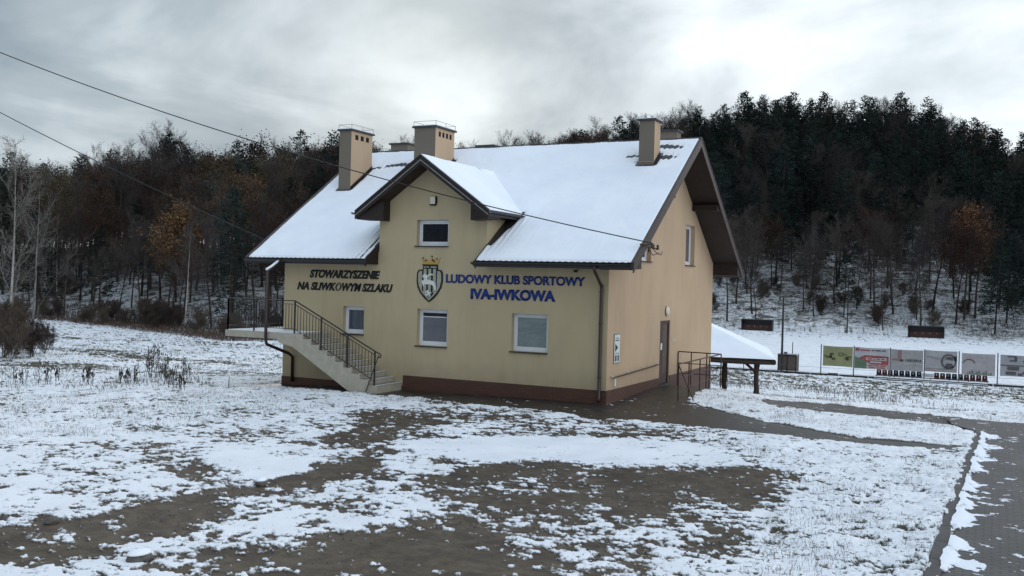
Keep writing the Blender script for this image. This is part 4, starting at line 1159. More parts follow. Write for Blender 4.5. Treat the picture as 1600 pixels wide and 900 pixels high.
for x, y in ((.42, 18.35), (-1.0, 19.4), (-5.5, 18.4), (-4.4, 25.3), (-8.9, 18.4), (-8.9, 25.3)):
    f = MB(); zb = tz(x, y) - .2
    n = 9; f.tube([(x + rnd.uniform(-.015, .015), y, zb + (.2 - zb) * k / n) for k in range(n + 1)], [.125 + rnd.uniform(-.02, .02) for _ in range(n + 1)], 9)
    if x > 0 and y < 19: f.bar((x - .05, y, -.35), (x - .55, y, .08), .12)
    each(local(f, so), 'post', M['post_wood'], sh, smooth=True)

# ------------------------------------------------------------------ pitch side: fence, banners, seats, dugouts
FY = 47.2; FZ = -2.8
fe = empty('pitch_fence', (-1.3, FY, FZ), 'low pitch fence with slim grey posts carrying the banners', 'fence')
fo = (-1.3, FY, FZ)
posts_x = [-1.29, .98, 3.42, 5.66, 7.85, 10.23, 12.6, 15.0]
for x in posts_x:
    f = MB(); f.tube([(x, FY, FZ - .2), (x, FY, FZ + 2.28)], .042, 8); each(local(f, fo), 'post', M['steel'], fe)
for x in (-6.9, -6.1, -8.6, -10.6):
    f = MB(); f.tube([(x, FY, FZ - .2), (x, FY, FZ + 1.2)], .035, 8); each(local(f, fo), 'post', M['steel'], fe)
f = MB()
xx = -22.0
while xx < 20: f.box((xx, FY - .06, FZ - .2), (xx + 1.96, FY + .06, FZ + .17)); xx += 2.0
local(f, fo).build('base_board', M['iron'], fe)
f = MB(); 
for z_ in (.22, .6): f.tube([(-14, FY, FZ + z_ * 1), (16, FY, FZ + z_ * 1)], .008, 4)
local(f, fo).build('wire', M['steel'], fe)

def mat_banner(name, c, c2, sc=2.2):
    s = NT(name, 0.6, 0.3); v = s.coord()
    n = s.noise(v, sc, 4, .6, .6)
    s.col(s.mix(s.ramp(n, .4, .66), c, c2))
    return s.m
BN = [
    (-1.15, .91, -2.06, -.60, mat_banner('olive_banner', (.27, .27, .13), (.22, .23, .13)), 'olive banner with dark machines, leftmost on the pitch fence'),
    (1.02, 3.37, -2.12, -.58, mat_banner('red_white_banner', (.44, .44, .45), (.38, .38, .40)), 'white and red banner with pale text bars on the fence'),
    (3.46, 5.58, -2.10, -.60, mat_banner('grey_banner', (.34, .325, .325), (.28, .27, .27)), 'plain grey banner with a dark tower shape and letter strip'),
    (5.70, 7.74, -2.02, -.55, mat_banner('slate_banner', (.30, .295, .31), (.36, .355, .36)), 'grey banner with a dark oval emblem on the fence'),
    (8.02, 10.08, -2.12, -.62, mat_banner('pale_grey_banner', (.37, .345, .35), (.31, .285, .30)), 'pinkish grey banner with faint arcs above the red seats'),
    (10.38, 12.55, -2.05, -.60, mat_banner('blue_grey_banner', (.33, .325, .34), (.27, .27, .29)), 'grey two row banner with dark blocks, rightmost on the fence'),
]
M['ban_red'] = simple('faded_red', (.30, .075, .07), .6, .15, 4); M['ban_green'] = simple('faded_green', (.10, .16, .10), .6, .15, 4)
M['ban_dark'] = simple('faded_dark', (.085, .08, .085), .6, .2, 4); M['ban_pale'] = simple('faded_white', (.42, .42, .43), .6, .1, 4)
M['ban_mach'] = simple('faded_olive_dark', (.06, .06, .025), .6, .2, 4); M['ban_yellow'] = simple('faded_ochre', (.22, .15, .03), .6, .2, 4)
M['ban_pink'] = simple('faded_rose', (.24, .155, .155), .6, .1, 4)
for k, (x0, x1, z0, z1, mt, lab) in enumerate(BN):
    bo = (x0, FY - .05, z0)
    W_, H_ = x1 - x0, z1 - z0
    be_ = empty('banner', bo, lab, 'banner', 'banners on the pitch fence')
    n = 14; vs = []; fs = []
    for i_ in range(n + 1):
        for j_ in range(2):
            u = i_ / n; vs.append((u * W_, .014 * math.sin(u * 9 + k), j_ * H_ + (.02 * math.sin(u * math.pi) * (-1 if j_ else 1))))
    for i_ in range(n): fs.append((2 * i_, 2 * i_ + 2, 2 * i_ + 3, 2 * i_ + 1))
    mb = MB(); mb.add(vs, fs); mb.add([(v[0], v[1] + .006, v[2]) for v in vs], [f_[::-1] for f_ in fs])
    mb.build('sheet', mt, be_, fix=False)
    def blk(name, mat, L, one=False):
        q = MB()
        for a in L:
            if not isinstance(a[0], tuple): q.box((a[0] * W_, -.030, a[1] * H_), (a[2] * W_, -.024, a[3] * H_))
            else: q.poly([(p_[0] * W_, p_[1] * H_) for p_ in a], [], lambda u, v, d: (u, -.024 - d, v), .006)
        (q.build(name, mat, be_) if one else each(q, name, mat, be_))
    def ring_(cx_, cz_, rx, rz_, t=.035, a0=0, a1=2 * math.pi, n=18):
        o_ = [(cx_ + rx * math.cos(a0 + (a1 - a0) * i / n), cz_ + rz_ * math.sin(a0 + (a1 - a0) * i / n)) for i in range(n + 1)]
        i_ = [(cx_ + (rx - t) * math.cos(a0 + (a1 - a0) * i / n), cz_ + (rz_ - t * 1.4) * math.sin(a0 + (a1 - a0) * i / n)) for i in range(n + 1)]
        return [[o_[j], o_[j + 1], i_[j + 1], i_[j]] for j in range(n)]
    if k == 0:
        blk('machine_print', M['ban_mach'], [(.10, .42, .30, .50), (.24, .42, .30, .66), (.30, .33, .42, .43), [(.30, .62), (.34, .68), (.37, .56), (.33, .55)], (.52, .53, .54, .68), (.54, .53, .68, .56), (.54, .66, .70, .69), (.68, .53, .70, .69), (.74, .40, .86, .47), (.78, .47, .95, .52), (.80, .33, .86, .40), [(.08, .48), (.02, .50), (.10, .56)], (.72, .60, .80, .63)])
        blk('yellow_print', M['ban_yellow'], [(.72, .36, .93, .41)])
    if k == 1:
        blk('red_print', M['ban_red'], [[(.30, .64), (.98, .62), (.98, .03), (.62, .10), (.35, .35), (.12, .50)], (.03, .83, .14, .96), (.17, .84, .45, .90)])
        blk('green_print', M['ban_green'], [[(0.02, .58), (.12, .48), (.36, .33), (.36, .03), (.02, .05)]])
        blk('text_bar', M['ban_pale'], [])if 0 else None
        q = MB()
        for a in ((.34, .42, .92, .54), (.46, .30, .78, .37), (.36, .03, .96, .22)): q.box((a[0] * W_, -.037, a[1] * H_), (a[2] * W_, -.031, a[3] * H_))
        each(q, 'text_bar', M['ban_pale'], be_)
        q = MB()
        for a in ((.38, .45, .52, .51), (.55, .45, .60, .51), (.63, .45, .74, .51), (.77, .45, .88, .51), (.40, .14, .55, .20), (.58, .14, .72, .20), (.75, .14, .92, .20), (.42, .06, .60, .11), (.64, .06, .90, .11)): q.box((a[0] * W_, -.042, a[1] * H_), (a[2] * W_, -.038, a[3] * H_))
        each(q, 'text_stroke', M['ban_red'], be_)
        blk('grey_print', M['ban_dark'], [(.50, .85, .58, .90), (.60, .85, .76, .90), (.79, .85, .90, .90), (.46, .55, .86, .575)])
    if k == 2:
        blk('tower_print', M['ban_pink'], [[(.22, .45), (.22, .93), (.34, .99), (.34, .45)], (.05, .48, .22, .56)])
        blk('dark_print', M['ban_dark'], [(.30, .44, .40, .54)])
        blk('letter', M['ban_dark'], [(.46 + .062 * j, .46, .46 + .062 * j + (.045 if j % 3 else .03), .56) for j in range(8)])
        blk('pale_strip', M['ban_pale'], [(.42, .34, .98, .38)])
    if k == 3:
        blk('oval_ring', M['ban_dark'], ring_(.74, .50, .24, .36, .05), True)
        blk('oval_print', M['ban_dark'], [[(.62, .28), (.66, .20), (.86, .20), (.90, .28), (.84, .42), (.68, .42)], [(.60, .62), (.72, .74), (.90, .70), (.86, .56)], (.90, .55, .99, .78)])
        blk('faint_line', M['ban_pink'], [(.02, .12, .98, .15), [(.05, .70), (.45, .60), (.45, .63), (.05, .73)], (0.02, .0, .98, .045)])
    if k == 4:
        blk('arc_print', M['ban_dark'], ring_(.22, .48, .20, .26, .03, .3, 2.9), True)
        blk('skyline_print', M['ban_green'], [(.16 + .07 * j, .05, .20 + .07 * j, .10 + .06 * ((j * 7) % 3)) for j in range(11)])
    if k == 5:
        blk('block_print', M['ban_dark'], [(0, .49, 1, .53), (.26, .70, .46, .76), (.40, .76, .46, .92), (.20, .90, .44, .95), (.20, .30, .52, .46), (.16, .08, .44, .22), (.50, .06, .62, .16), (.62, .70, .95, .76), (.62, .14, .95, .24)])

# row of seats behind the fence
stand = empty('seat_stand', (2.4, 48.4, FZ), 'long low bench stand carrying the red and navy seats', 'stand')
f = MB()
for z_, yy in ((.04, 46.75), (.13, 47.0), (.19, 48.15)):
    f.box((0, yy - 48.4 - .12, z_), (7.3, yy - 48.4 + .12, z_ + .045))
for x in np.linspace(.05, 7.25, 7): f.box((x - .03, -1.8, -.1), (x + .03, .1, .03)); f.bar((x, -1.5, .06), (x, .1, .22), .05)
f.build('frame', M['iron'], stand)
f = MB()
for z_, yy in ((.087, 46.75), (.177, 47.0)): f.box((.02, yy - 48.4 - .10, z_), (7.28, yy - 48.4 + .10, z_ + .03))
each(f, 'board_snow', M['snow'], stand, bevel=.01)
pat = 'RRRNNNNNWWRRNNNRRRR'; sp = 7.25 / len(pat)
protos = {}
pos_w = {'R': 0, 'N': 0}
for i_, c_ in enumerate(pat):
    if c_ == 'W': continue
    x = 2.4 + sp * (i_ + .5)
    nm = 'red' if c_ == 'R' else 'navy'
    grp = 'red seats on the low stand' if c_ == 'R' else 'navy seats on the low stand'
    lab = 'dark red plastic seat shell in the stand row behind the fence' if c_ == 'R' else 'navy blue plastic seat shell in the stand row behind the fence'
    if c_ not in protos:
        r_ = empty('stadium_seat', (x, 48.4, FZ + .22), lab, 'seat', grp)
        f = MB(); hw = .175
        f.hexa([(-hw, -.03, .06), (hw, -.03, .06), (hw, .0, .06), (-hw, .0, .06)], [(-hw * .85, -.09, .40), (hw * .85, -.09, .40), (hw * .85, -.06, .40), (-hw * .85, -.06, .40)])
        bk = f.build('backrest', M['seat_' + nm], r_, bevel=.015)
        f = MB(); f.box((-hw, -.03, .0), (hw, .36, .05)); se = f.build('seat', M['seat_' + nm], r_, bevel=.015)
        f = MB(); f.box((-.035, -.055, .18), (.035, -.10, .34)); mk = f.build('back_slot', M['emblem_white'] if c_ == 'R' else M['ban_pale'], r_)
        f.v = []
        protos[c_] = r_
    else:
        p_ = protos[c_]; r_ = p_.copy(); COL.objects.link(r_); r_.location = (x, 48.4, FZ + .22)
        for chd in list(p_.children):
            q_ = chd.copy(); COL.objects.link(q_); q_.parent = r_
f = MB(); f.box((0, 0, 0), (sp * 2, .04, .24)); f.v = [(x, y, z + .02 * math.sin(x * 5)) for x, y, z in f.v]
o = f.build('snowy_board', M['snow'], bevel=.02); o.location = (2.4 + sp * 8, 48.33, FZ + .28)
tag(o, 'white snowy board lying between the seats on the stand', 'board')

# dugouts
def dugout(x, y, w_, lab):
    r_ = empty('dugout', (x, y, FZ), lab, 'dugout', 'team dugouts across the pitch', 0)
    f = MB(); f.box((0, 0, 1.55), (w_, 1.3, 1.62)); f.hexa([(0, 1.25, 0), (w_, 1.25, 0), (w_, 1.3, 0), (0, 1.3, 0)], [(0, 1.25, 1.55), (w_, 1.25, 1.55), (w_, 1.3, 1.55), (0, 1.3, 1.55)])
    f.box((0, .1, 0), (.05, 1.25, 1.55)); f.box((w_ - .05, .1, 0), (w_, 1.25, 1.55)); f.build('shell', M['dug_dark'], r_)
    f = MB(); f.box((.06, .85, .02), (w_ - .06, .9, .85)); f.build('bench', M['dug_red'], r_)
    f = MB(); f.box((-.02, -.02, 1.625), (w_ + .02, 1.32, 1.66)); f.build('roof_snow', M['cap'], r_)
    for k in range(4):
        cx_ = w_ * (.2 + .2 * k)
        f = MB(); f.tube([(cx_, .84, .62), (cx_, .80, .62)], .095, 10); f.build('seat_back', M['ban_pink'], r_)
    f = MB(); f.box((0, 0, 0), (w_, .05, .15)); f.build('front_sill', M['dug_dark'], r_)
dugout(-23.6, 117.6, 4.5, 'dark dugout across the pitch, just right of the house gable')
dugout(-.7, 118.2, 4.6, 'dark dugout across the pitch, above the grey banners')
# noticeboard hut beyond the fence
hu = empty('ticket_booth', (-4.67, 48.6, FZ), 'small brown boarded booth with dark frame beyond the shelter', 'booth')
f = MB()
for x in (0, .66, 1.32): f.box((x, 0, 0), (x + .08, .08, 1.28))
f.box((0, 0, .12), (1.4, .08, .2)); f.box((0, 0, 1.2), (1.4, .08, 1.3)); f.box((0, .9, 0), (.08, .98, 1.28)); f.box((1.32, .9, 0), (1.4, .98, 1.28)); f.build('frame', M['iron'], hu)
f = MB(); f.box((.08, .02, .2), (.66, .06, 1.2)); f.box((.74, .02, .2), (1.32, .06, 1.2)); f.box((.02, .08, .1), (.06, .9, 1.2)); f.box((1.34, .08, .1), (1.38, .9, 1.2)); each(f, 'panel', simple('brown_board', (.10, .075, .065), .7, .25, 4), hu)
f = MB(); f.box((.4, .3, 1.3), (.62, .5, 1.48)); f.build('vent_box', M['steel'], hu)
f = MB(); f.box((-.03, -.03, 1.3), (1.43, 1.0, 1.33)); f.build('roof', M['zinc'], hu)
def pole(x, y, h, r, lab, cat, lamp_=False, name='floodlight_pole'):
    r_ = empty(name, (x, y, tz(x, y)), lab, cat)
    f = MB(); f.tube([(0, 0, -.3), (0, 0, h)], [r, r * .6], 8); f.build('mast', M['iron'], r_)
    if lamp_:
        f = MB(); f.bar((-.3, 0, h - .05), (.3, 0, h - .05), .05); f.build('cross_arm', M['iron'], r_)
        for sx in (-.26, .26):
            f = MB(); f.hexa([(sx - .1, -.12, h - .02), (sx + .1, -.12, h - .02), (sx + .1, .08, h + .04), (sx - .1, .08, h + .04)], [(sx - .08, -.06, h + .14), (sx + .08, -.06, h + .14), (sx + .08, .08, h + .16), (sx - .08, .08, h + .16)]); f.build('lamp_head', M['steel'], r_)
pole(-4.28, 48.2, 5.7, .10, 'dark slim floodlight pole beside the small brown booth', 'pole', True)
pole(-3.82, 49.9, 2.2, .05, 'short grey post rising behind the small booth', 'post', name='steel_post')
pole(-9.06, 121.2, 8.5, .09, 'thin dark pole at the far edge of the pitch', 'pole', True)
# low dark log by the fence
f = MB(); f.tube([(-.9, 46.7 + 1.2, FZ + .09), (-.2, 48.0, FZ + .1)], .09, 8); tag(f.build('log', M['post_wood'], smooth=True), 'short dark log lying on the snow below the olive banner', 'log')

# ------------------------------------------------------------------ overhead wires
def wire(a, b, sag, label, r=.016):
    a = Vector(a); b = Vector(b); f = MB(); n = 60
    f.tube([a.lerp(b, i / n) + Vector((0, 0, -4 * sag * (i / n) * (1 - i / n))) for i in range(n + 1)], r, 6)
    o = f.build('overhead_wire', M['wire'], smooth=True); tag(o, label, 'cable', None)
wire((-24.56, -5.29, 12.35), (1.3, -.1, 4.64), .65, 'upper black overhead wire running down across the roof to the gable bracket')
wire((-35.7, 1.5, 13.0), (-11.84, 6.0, 3.0), .35, 'lower black overhead wire passing in front of the left wood', .018)

# ------------------------------------------------------------------ trees
def rot(v, ax, a): return Matrix.Rotation(a, 3, ax) @ v
class TreeData:
    def __init__(s): s.v = []; s.f = []; s.tv = []; s.tf = []; s.lv = []; s.tips = []
def seg(V, F, a, b, ra, rb, n=3):
    d = b - a
    if d.length < 1e-5: return
    x = d.orthogonal().normalized(); y = d.normalized().cross(x)
    k = len(V)
    for p, r in ((a, ra), (b, rb)):
        for i in range(n):
            t = 2 * math.pi * i / n; V.append(tuple(p + x * (math.cos(t) * r) + y * (math.sin(t) * r)))
    for i in range(n): F.append((k + i, k + (i + 1) % n, k + n + (i + 1) % n, k + n + i))
def bare_tree(seed, h, spread=.34, first=.35, up=.55, nprim=17, twigs=3, r0=None, multi=1, thick=1.0, wob=.07):
    rn = random.Random(seed); T = TreeData(); r0 = r0 or h * .011
    for mlt in range(multi):
        lean = Vector((rn.uniform(-.05, .05), rn.uniform(-.05, .05), 1)) if multi == 1 else Vector((rn.uniform(-.35, .35), rn.uniform(-.35, .35), 1)).normalized()
        p = Vector((0, 0, -.3)); n = 9; pts = [(p, r0)]
        d = lean.normalized()
        for i in range(1, n + 1):
            d = (d + Vector((rn.uniform(-wob, wob), rn.uniform(-wob, wob), .05 + (.3 if wob < .05 else 0)))).normalized()
            q = p + d * (h * .97 / n); ra = r0 * (1 - (i - 1) / n * .93); rb = r0 * (1 - i / n * .93)
            seg(T.tv, T.tf, p, q, ra, rb, 6); p = q; pts.append((p, rb))
        def branch(o, dr, L, r, lev):
            m_ = 4 if lev == 1 else (3 if lev == 2 else 2)
            q = o
            for i in range(m_):
                dr = (dr + Vector((rn.uniform(-.22, .22), rn.uniform(-.22, .22), rn.uniform(-.02, .20)))).normalized()
                e_ = q + dr * (L / m_); seg(T.v, T.f, q, e_, r * (1 - i / m_ * .7), r * (1 - (i + 1) / m_ * .7), 3)
                if lev < 4 and (i > 0 or lev > 1):
                    k = {1: 3, 2: 3, 3: twigs}[lev]
                    for _ in range(k):
                        if lev >= 3 and rn.random() < .25: continue
                        ax = dr.orthogonal().normalized(); ax = rot(ax, dr, rn.uniform(0, 6.28))
                        nd = rot(dr, ax, rn.uniform(.4, 1.0)); nd.z += .12
                        branch(q.lerp(e_, rn.random()), nd.normalized(), L * rn.uniform(.34, .55), max(r * .45, .010 * thick), lev + 1)
                q = e_
            if lev >= 2: T.tips.append(q)
        for i in range(nprim):
            t = first + (1 - first) * (i / nprim) ** .9
            j = t * n; k = min(int(j), n - 1); o = pts[k][0].lerp(pts[k + 1][0], j - k); rr_ = pts[k][1]
            a = i * 2.4 + rn.uniform(-.5, .5)
            dr = Vector((math.cos(a), math.sin(a), up + rn.uniform(-.1, .5) + t * .5)).normalized()
            L = h * spread * (1.12 - .72 * (t - first) / (1 - first)) * rn.uniform(.7, 1.15)
            branch(o, dr, L, max(rr_ * .42, .02 * thick), 1)
    return T
def leaf_quads(tips, rn, n, s0, s1, jit):
    v = []; f = []
    for _ in range(n):
        c = tips[rn.randrange(len(tips))] + Vector((rn.gauss(0, jit), rn.gauss(0, jit), rn.gauss(0, jit)))
        a = Vector((rn.uniform(-1, 1), rn.uniform(-1, 1), rn.uniform(-1, 1))).normalized(); b = a.orthogonal().normalized(); s_ = rn.uniform(s0, s1)
        k = len(v); v += [tuple(c - a * s_), tuple(c + b * s_ * .7), tuple(c + a * s_), tuple(c - b * s_ * .7)]; f.append((k, k + 1, k + 2, k + 3))
    return v, f
def pine_tree(seed, h, conic=False):
    rn = random.Random(seed); T = TreeData(); r0 = h * .010; p = Vector((0, 0, -.3)); n = 9; pts = [p]; d = Vector((0, 0, 1))
    for i in range(1, n + 1):
        d = (d + Vector((rn.uniform(-.035, .035), rn.uniform(-.035, .035), .1))).normalized(); q = p + d * (h / n)
        seg(T.tv, T.tf, p, q, r0 * (1 - (i - 1) / n * .92), r0 * (1 - i / n * .92), 6); p = q; pts.append(p)
    lv = []; lf = []
    nb = 60 if conic else 40; st_ = .25 if conic else .42
    for i in range(nb):
        t = st_ + (1 - st_) * i / nb; j = t * n; k = min(int(j), n - 1); o = pts[k].lerp(pts[k + 1], j - k)
        u = (t - st_) / (1 - st_)
        L = (h * .20 * (1 - u) ** .8 + .35) if conic else h * .165 * (math.sin(math.pi * min(1, .36 + .66 * u)) ** .8) * rn.uniform(.55, 1.1) + .3
        a = i * 2.4 + rn.uniform(-.5, .5); dr = Vector((math.cos(a), math.sin(a), (-.12 if conic else .18) + .5 * u)).normalized()
        e_ = o + dr * L; seg(T.v, T.f, o, e_, .05, .015, 3)
        m_ = int(9 + 26 * L / 3)
        for c_ in range(m_):
            w_ = .25 + .75 * rn.random() ** .7
            c = o.lerp(e_, w_) + Vector((rn.gauss(0, .30), rn.gauss(0, .30), rn.gauss(0, .22)))
            for _ in range(2):
                aa = (dr + Vector((rn.uniform(-1, 1), rn.uniform(-1, 1), rn.uniform(-.5, .8)))).normalized(); bb_ = aa.orthogonal().normalized(); bb_ = rot(bb_, aa, rn.uniform(0, 3))
                s_ = rn.uniform(.13, .30); kk = len(lv)
                lv += [tuple(c - aa * s_), tuple(c + bb_ * s_ * .45), tuple(c + aa * s_), tuple(c - bb_ * s_ * .45)]; lf.append((kk, kk + 1, kk + 2, kk + 3))
    T.lv = lv; T.lf = lf
    return T
def mesh_of(name, parts):
    """parts: list of (verts, faces, material)"""
    V = []; F = []; mi = []; ms = []
    for v, f, mt in parts:
        k = len(V); V += v; F += [tuple(i + k for i in q) for q in f]; mi += [len(ms)] * len(f); ms.append(mt)
    me = bpy.data.meshes.new(name); me.from_pydata(V, [], F)
    for mt in ms: me.materials.append(mt)
    me.polygons.foreach_set('material_index', mi); me.update(); return me
PR = {}
def make_kind(kind, i):
    sd_ = hash((len(kind), i)) % 1000 + i * 7
    if kind == 'pine':
        T = pine_tree(100 + i, 17 + 1.5 * (i % 3), conic=(i % 5 in (1, 3, 4))); tr_ = [(T.tv, T.tf, M['bark'])]; cr_ = [(T.v, T.f, M['bark']), (T.lv, T.lf, M['pine'])]
    elif kind == 'bare':
        T = bare_tree(200 + i, 16 + 1.3 * (i % 3)); tr_ = [(T.tv, T.tf, M['bark'])]; cr_ = [(T.v, T.f, M['twig'])]
    elif kind == 'leafy':
        T = bare_tree(300 + i, 15 + (i % 3), spread=.36, twigs=2); rn = random.Random(i); v, f = leaf_quads(T.tips, rn, 3600, .06, .16, .34)
        tr_ = [(T.tv, T.tf, M['bark'])]; cr_ = [(T.v, T.f, M['twig']), (v, f, M[('rust', 'olive', 'rust')[i % 3]])]
    elif kind == 'amber':
        T = bare_tree(350 + i, 15, spread=.34, twigs=2); rn = random.Random(i); v, f = leaf_quads(T.tips, rn, 4200, .08, .20, .35)
        tr_ = [(T.tv, T.tf, M['bark'])]; cr_ = [(T.v, T.f, M['twig']), (v, f, M['amber'])]
    elif kind == 'birch':
        T = bare_tree(400 + i, 15, spread=.30, first=.22, up=1.4, nprim=9, twigs=1, r0=.12, thick=1.2, wob=.04); tr_ = [(T.tv, T.tf, M['birch'])]; cr_ = [(T.v, T.f, M['birch_mid'])]
    elif kind == 'shrub':
        T = bare_tree(500 + i, 3.6, spread=.5, first=.08, up=.7, nprim=7, twigs=3, r0=.035, multi=5, thick=.7); tr_ = [(T.tv, T.tf, M['shrub'])]; cr_ = [(T.v, T.f, M['shrub'])]
    return mesh_of('trunk', tr_), mesh_of('crown', cr_), (np.array(T.tv), np.array(T.tf), np.array(T.v), np.array(T.f))
NK = {'pine': 5, 'bare': 5, 'leafy': 3, 'amber': 2, 'birch': 3, 'shrub': 3}
for k, n in NK.items(): PR[k] = [make_kind(k, i) for i in range(n)]
NM = {'pine': 'pine_tree', 'bare': 'bare_tree', 'leafy': 'rust_leaved_tree', 'amber': 'amber_leaved_tree', 'birch': 'birch_tree', 'shrub': 'shrub'}
def plant(kind, x, y, sc, rz, label, group=None, idx=None, zs=None, sink=0.0, tilt=0, name=None):
    tm, cm, _ = PR[kind][idx if idx is not None else rndT.randrange(NK[kind])]
    r_ = empty(name or NM[kind], (x, y, tz(x, y) - sink), label, 'shrub' if kind == 'shrub' else 'tree', group, rz)
    r_.scale = (sc, sc, zs or sc); r_.rotation_euler = (tilt, 0, rz)
    t_ = bpy.data.objects.new('stem' if kind == 'shrub' else 'trunk', tm); COL.objects.link(t_); t_.parent = r_
    c_ = bpy.data.objects.new('twigs' if kind == 'shrub' else 'crown', cm); COL.objects.link(c_); c_.parent = r_
    return r_
rndT = random.Random(12)
def polar(az, r):
    a = math.radians(az); return CAM[0] + r * math.sin(a), CAM[1] + r * math.cos(a)
def px_az(px): return math.degrees(math.atan2(*( (F_ + R_ * ((px - 800) / 1514.4))[:2])))
LABS = {
    ('pine', 0): ('dark evergreen pine in the wood on the left hillside', 'pines in the left wood'),
    ('pine', 1): ('dark evergreen pine crowding the steep hill behind the pitch', 'pines on the hill behind the pitch'),
    ('bare', 0): ('leafless grey brown tree in the wood left of the house', 'bare trees in the left wood'),
    ('bare', 1): ('leafless dark trunked tree on the hill behind the pitch', 'bare trees on the hill behind the pitch'),
    ('leafy', 0): ('tree with thin rust brown leaves in the wood left of the house', 'rust leaved trees in the left wood'),
    ('leafy', 1): ('tree with thin rust brown leaves on the hill behind the pitch', 'rust leaved trees on the hill behind the pitch'),
    ('birch', 0): ('pale stemmed birch among the dark trees of the left wood', 'birches in the left wood'),
    ('birch', 1): ('pale stemmed birch among the dark trees behind the pitch', 'birches on the hill behind the pitch'),
}
cnt = {}
grid = {}
def free(x, y, dmin):
    gx, gy = int(x // 4), int(y // 4)
    for i in range(gx - 1, gx + 2):
        for j in range(gy - 1, gy + 2):
            for (a, b) in grid.get((i, j), ()):
                if (a - x) ** 2 + (b - y) ** 2 < dmin * dmin: return False
    grid.setdefault((gx, gy), []).append((x, y)); return True
far = []
tries = 0
while tries < 9000:
    tries += 1
    az = rndT.uniform(-60.5, 6.5)
    d0 = float(li(D0L, az)); wd = float(li(DW, az))
    u = rndT.random(); r = d0 + (wd + 12) * u ** .85 + 2
    x, y = polar(az, r)
    if not free(x, y, 3.0 + (1.2 if u < .25 else 0)): continue
    behind = -34.0 < az < -15.5
    depth = (r - d0) / wd
    right = az > -22
    q = rndT.random()
    pn = fb = vnoise(np.array([x * .035]), np.array([y * .035]), 5)[0]
    if right:
        if az > -16: pp = .22 if depth < .2 else (.86 if depth > .36 else .74)
        else: pp = .35
        kind = 'pine' if q < pp else ('bare' if q < pp + (1 - pp) * .82 else ('leafy' if q < .985 else 'birch'))
    else:
        pp = .30 * (pn > .55) + .06
        kind = 'pine' if q < pp else ('bare' if q < pp + (1 - pp) * .45 else ('leafy' if q < .965 else 'birch'))
    sc = rndT.uniform(.78, 1.12)
    if depth > .9: sc *= .92
    if depth < .2: sc *= rndT.uniform(.6, .95)
    if behind and depth < .62: continue
    key = (kind, int(right)); tot = cnt.get(kind, 0)
    if tot >= 292: far.append((kind, x, y, sc)); continue
    # deep rows on the gentle interior go to the far wood
    if .45 < depth < .85 and rndT.random() < .45: far.append((kind, x, y, sc)); continue
    cnt[kind] = tot + 1
    lab, grp = LABS[key]
    plant(kind, x, y, sc, rndT.uniform(0, 6.28), lab, grp, sink=.2)
print('TREES', cnt, 'far', len(far))
# the wood goes on beyond the frame and behind the house
ext = []
for _ in range(1500):
    az = rndT.choice((rndT.uniform(-76, -60.5), rndT.uniform(6.5, 20), rndT.uniform(-34, -15.5)))
    d0 = float(li(D0L, az)); wd = float(li(DW, az)); u = rndT.random(); r = d0 + wd * u + 2; x, y = polar(az, r)
    if not free(x, y, 5.2): continue
    ext.append((rndT.choice(('bare', 'bare', 'leafy', 'pine')), x, y, rndT.uniform(.8, 1.1)))
far = far[:420] + ext[:230]
# far-off wood between them, one mass
VV = []; FF = []; MI = []; base = 0
mats_far = [M['bark'], M['pine'], M['twig'], M['rust']]
for kind, x, y, sc in far:
    i_ = rndT.randrange(NK[kind]); tm, cm, _ = PR[kind][i_]
    a = rndT.uniform(0, 6.28); ca, sa = math.cos(a), math.sin(a); z0 = tz(x, y)
    for me in (tm, cm):
        nvv = len(me.vertices); co = np.empty(nvv * 3, dtype=np.float32); me.vertices.foreach_get('co', co); co = co.reshape(-1, 3) * sc
        nf = len(me.polygons); vi = np.empty(nf * 4, dtype=np.int32); me.loops.foreach_get('vertex_index', vi); vi = vi.reshape(-1, 4)
        mi = np.empty(nf, dtype=np.int32); me.polygons.foreach_get('material_index', mi)
        keep = np.random.default_rng(int(abs(x) * 7 + 1000)).random(nf) < .62 if me is cm else np.ones(nf, bool)
        vi = vi[keep]; mi = mi[keep]
        names = [m_.name for m_ in me.materials]
        mp = []
        for n_ in names:
            mp.append(1 if 'pine' in n_ else (3 if 'leaves' in n_ else (0 if 'bark' in n_ else 2)))
        VV.append(np.stack([co[:, 0] * ca - co[:, 1] * sa + x, co[:, 0] * sa + co[:, 1] * ca + y, co[:, 2] + z0 - .2], -1))
        FF.append(vi + base); MI.append(np.array(mp, dtype=np.int32)[mi]); base += nvv
if VV:
    fw = np_mesh('far_wood', np.concatenate(VV), np.concatenate(FF), mats_far, smooth=False, mi=np.concatenate(MI))
    tag(fw, 'dense dark mass of trees filling the wooded hills between the separate trees', 'wood', kind='stuff')
    del VV, FF, MI

# single trees one can tell apart
def at(px, r): return polar(px_az(px), r)
x, y = at(1508, 160); plant('amber', x, y, 1.05, .4, 'amber leaved tree standing out on the hill at the right edge', idx=0)
x, y = at(262, 122); plant('amber', x, y, .85, 1.4, 'yellow brown leaved tree lighting up the middle of the left wood', idx=1)
x, y = at(398, 128); plant('amber', x, y, 1.0, 2.4, 'orange brown leaved tree high in the wood just left of the roof', idx=0)
x, y = at(1265, 166); plant('birch', x, y, .80, .3, 'crooked pale birch leaning over the slope behind the pitch', idx=1, tilt=.06)
x, y = at(52, 76); plant('birch', x, y, .86, .9, 'slender pale birch with rising branches at the left, right of its twin', idx=0)
x, y = at(14, 74); plant('birch', x, y, .96, 2.2, 'slender pale birch at the very left edge of the field', idx=2)
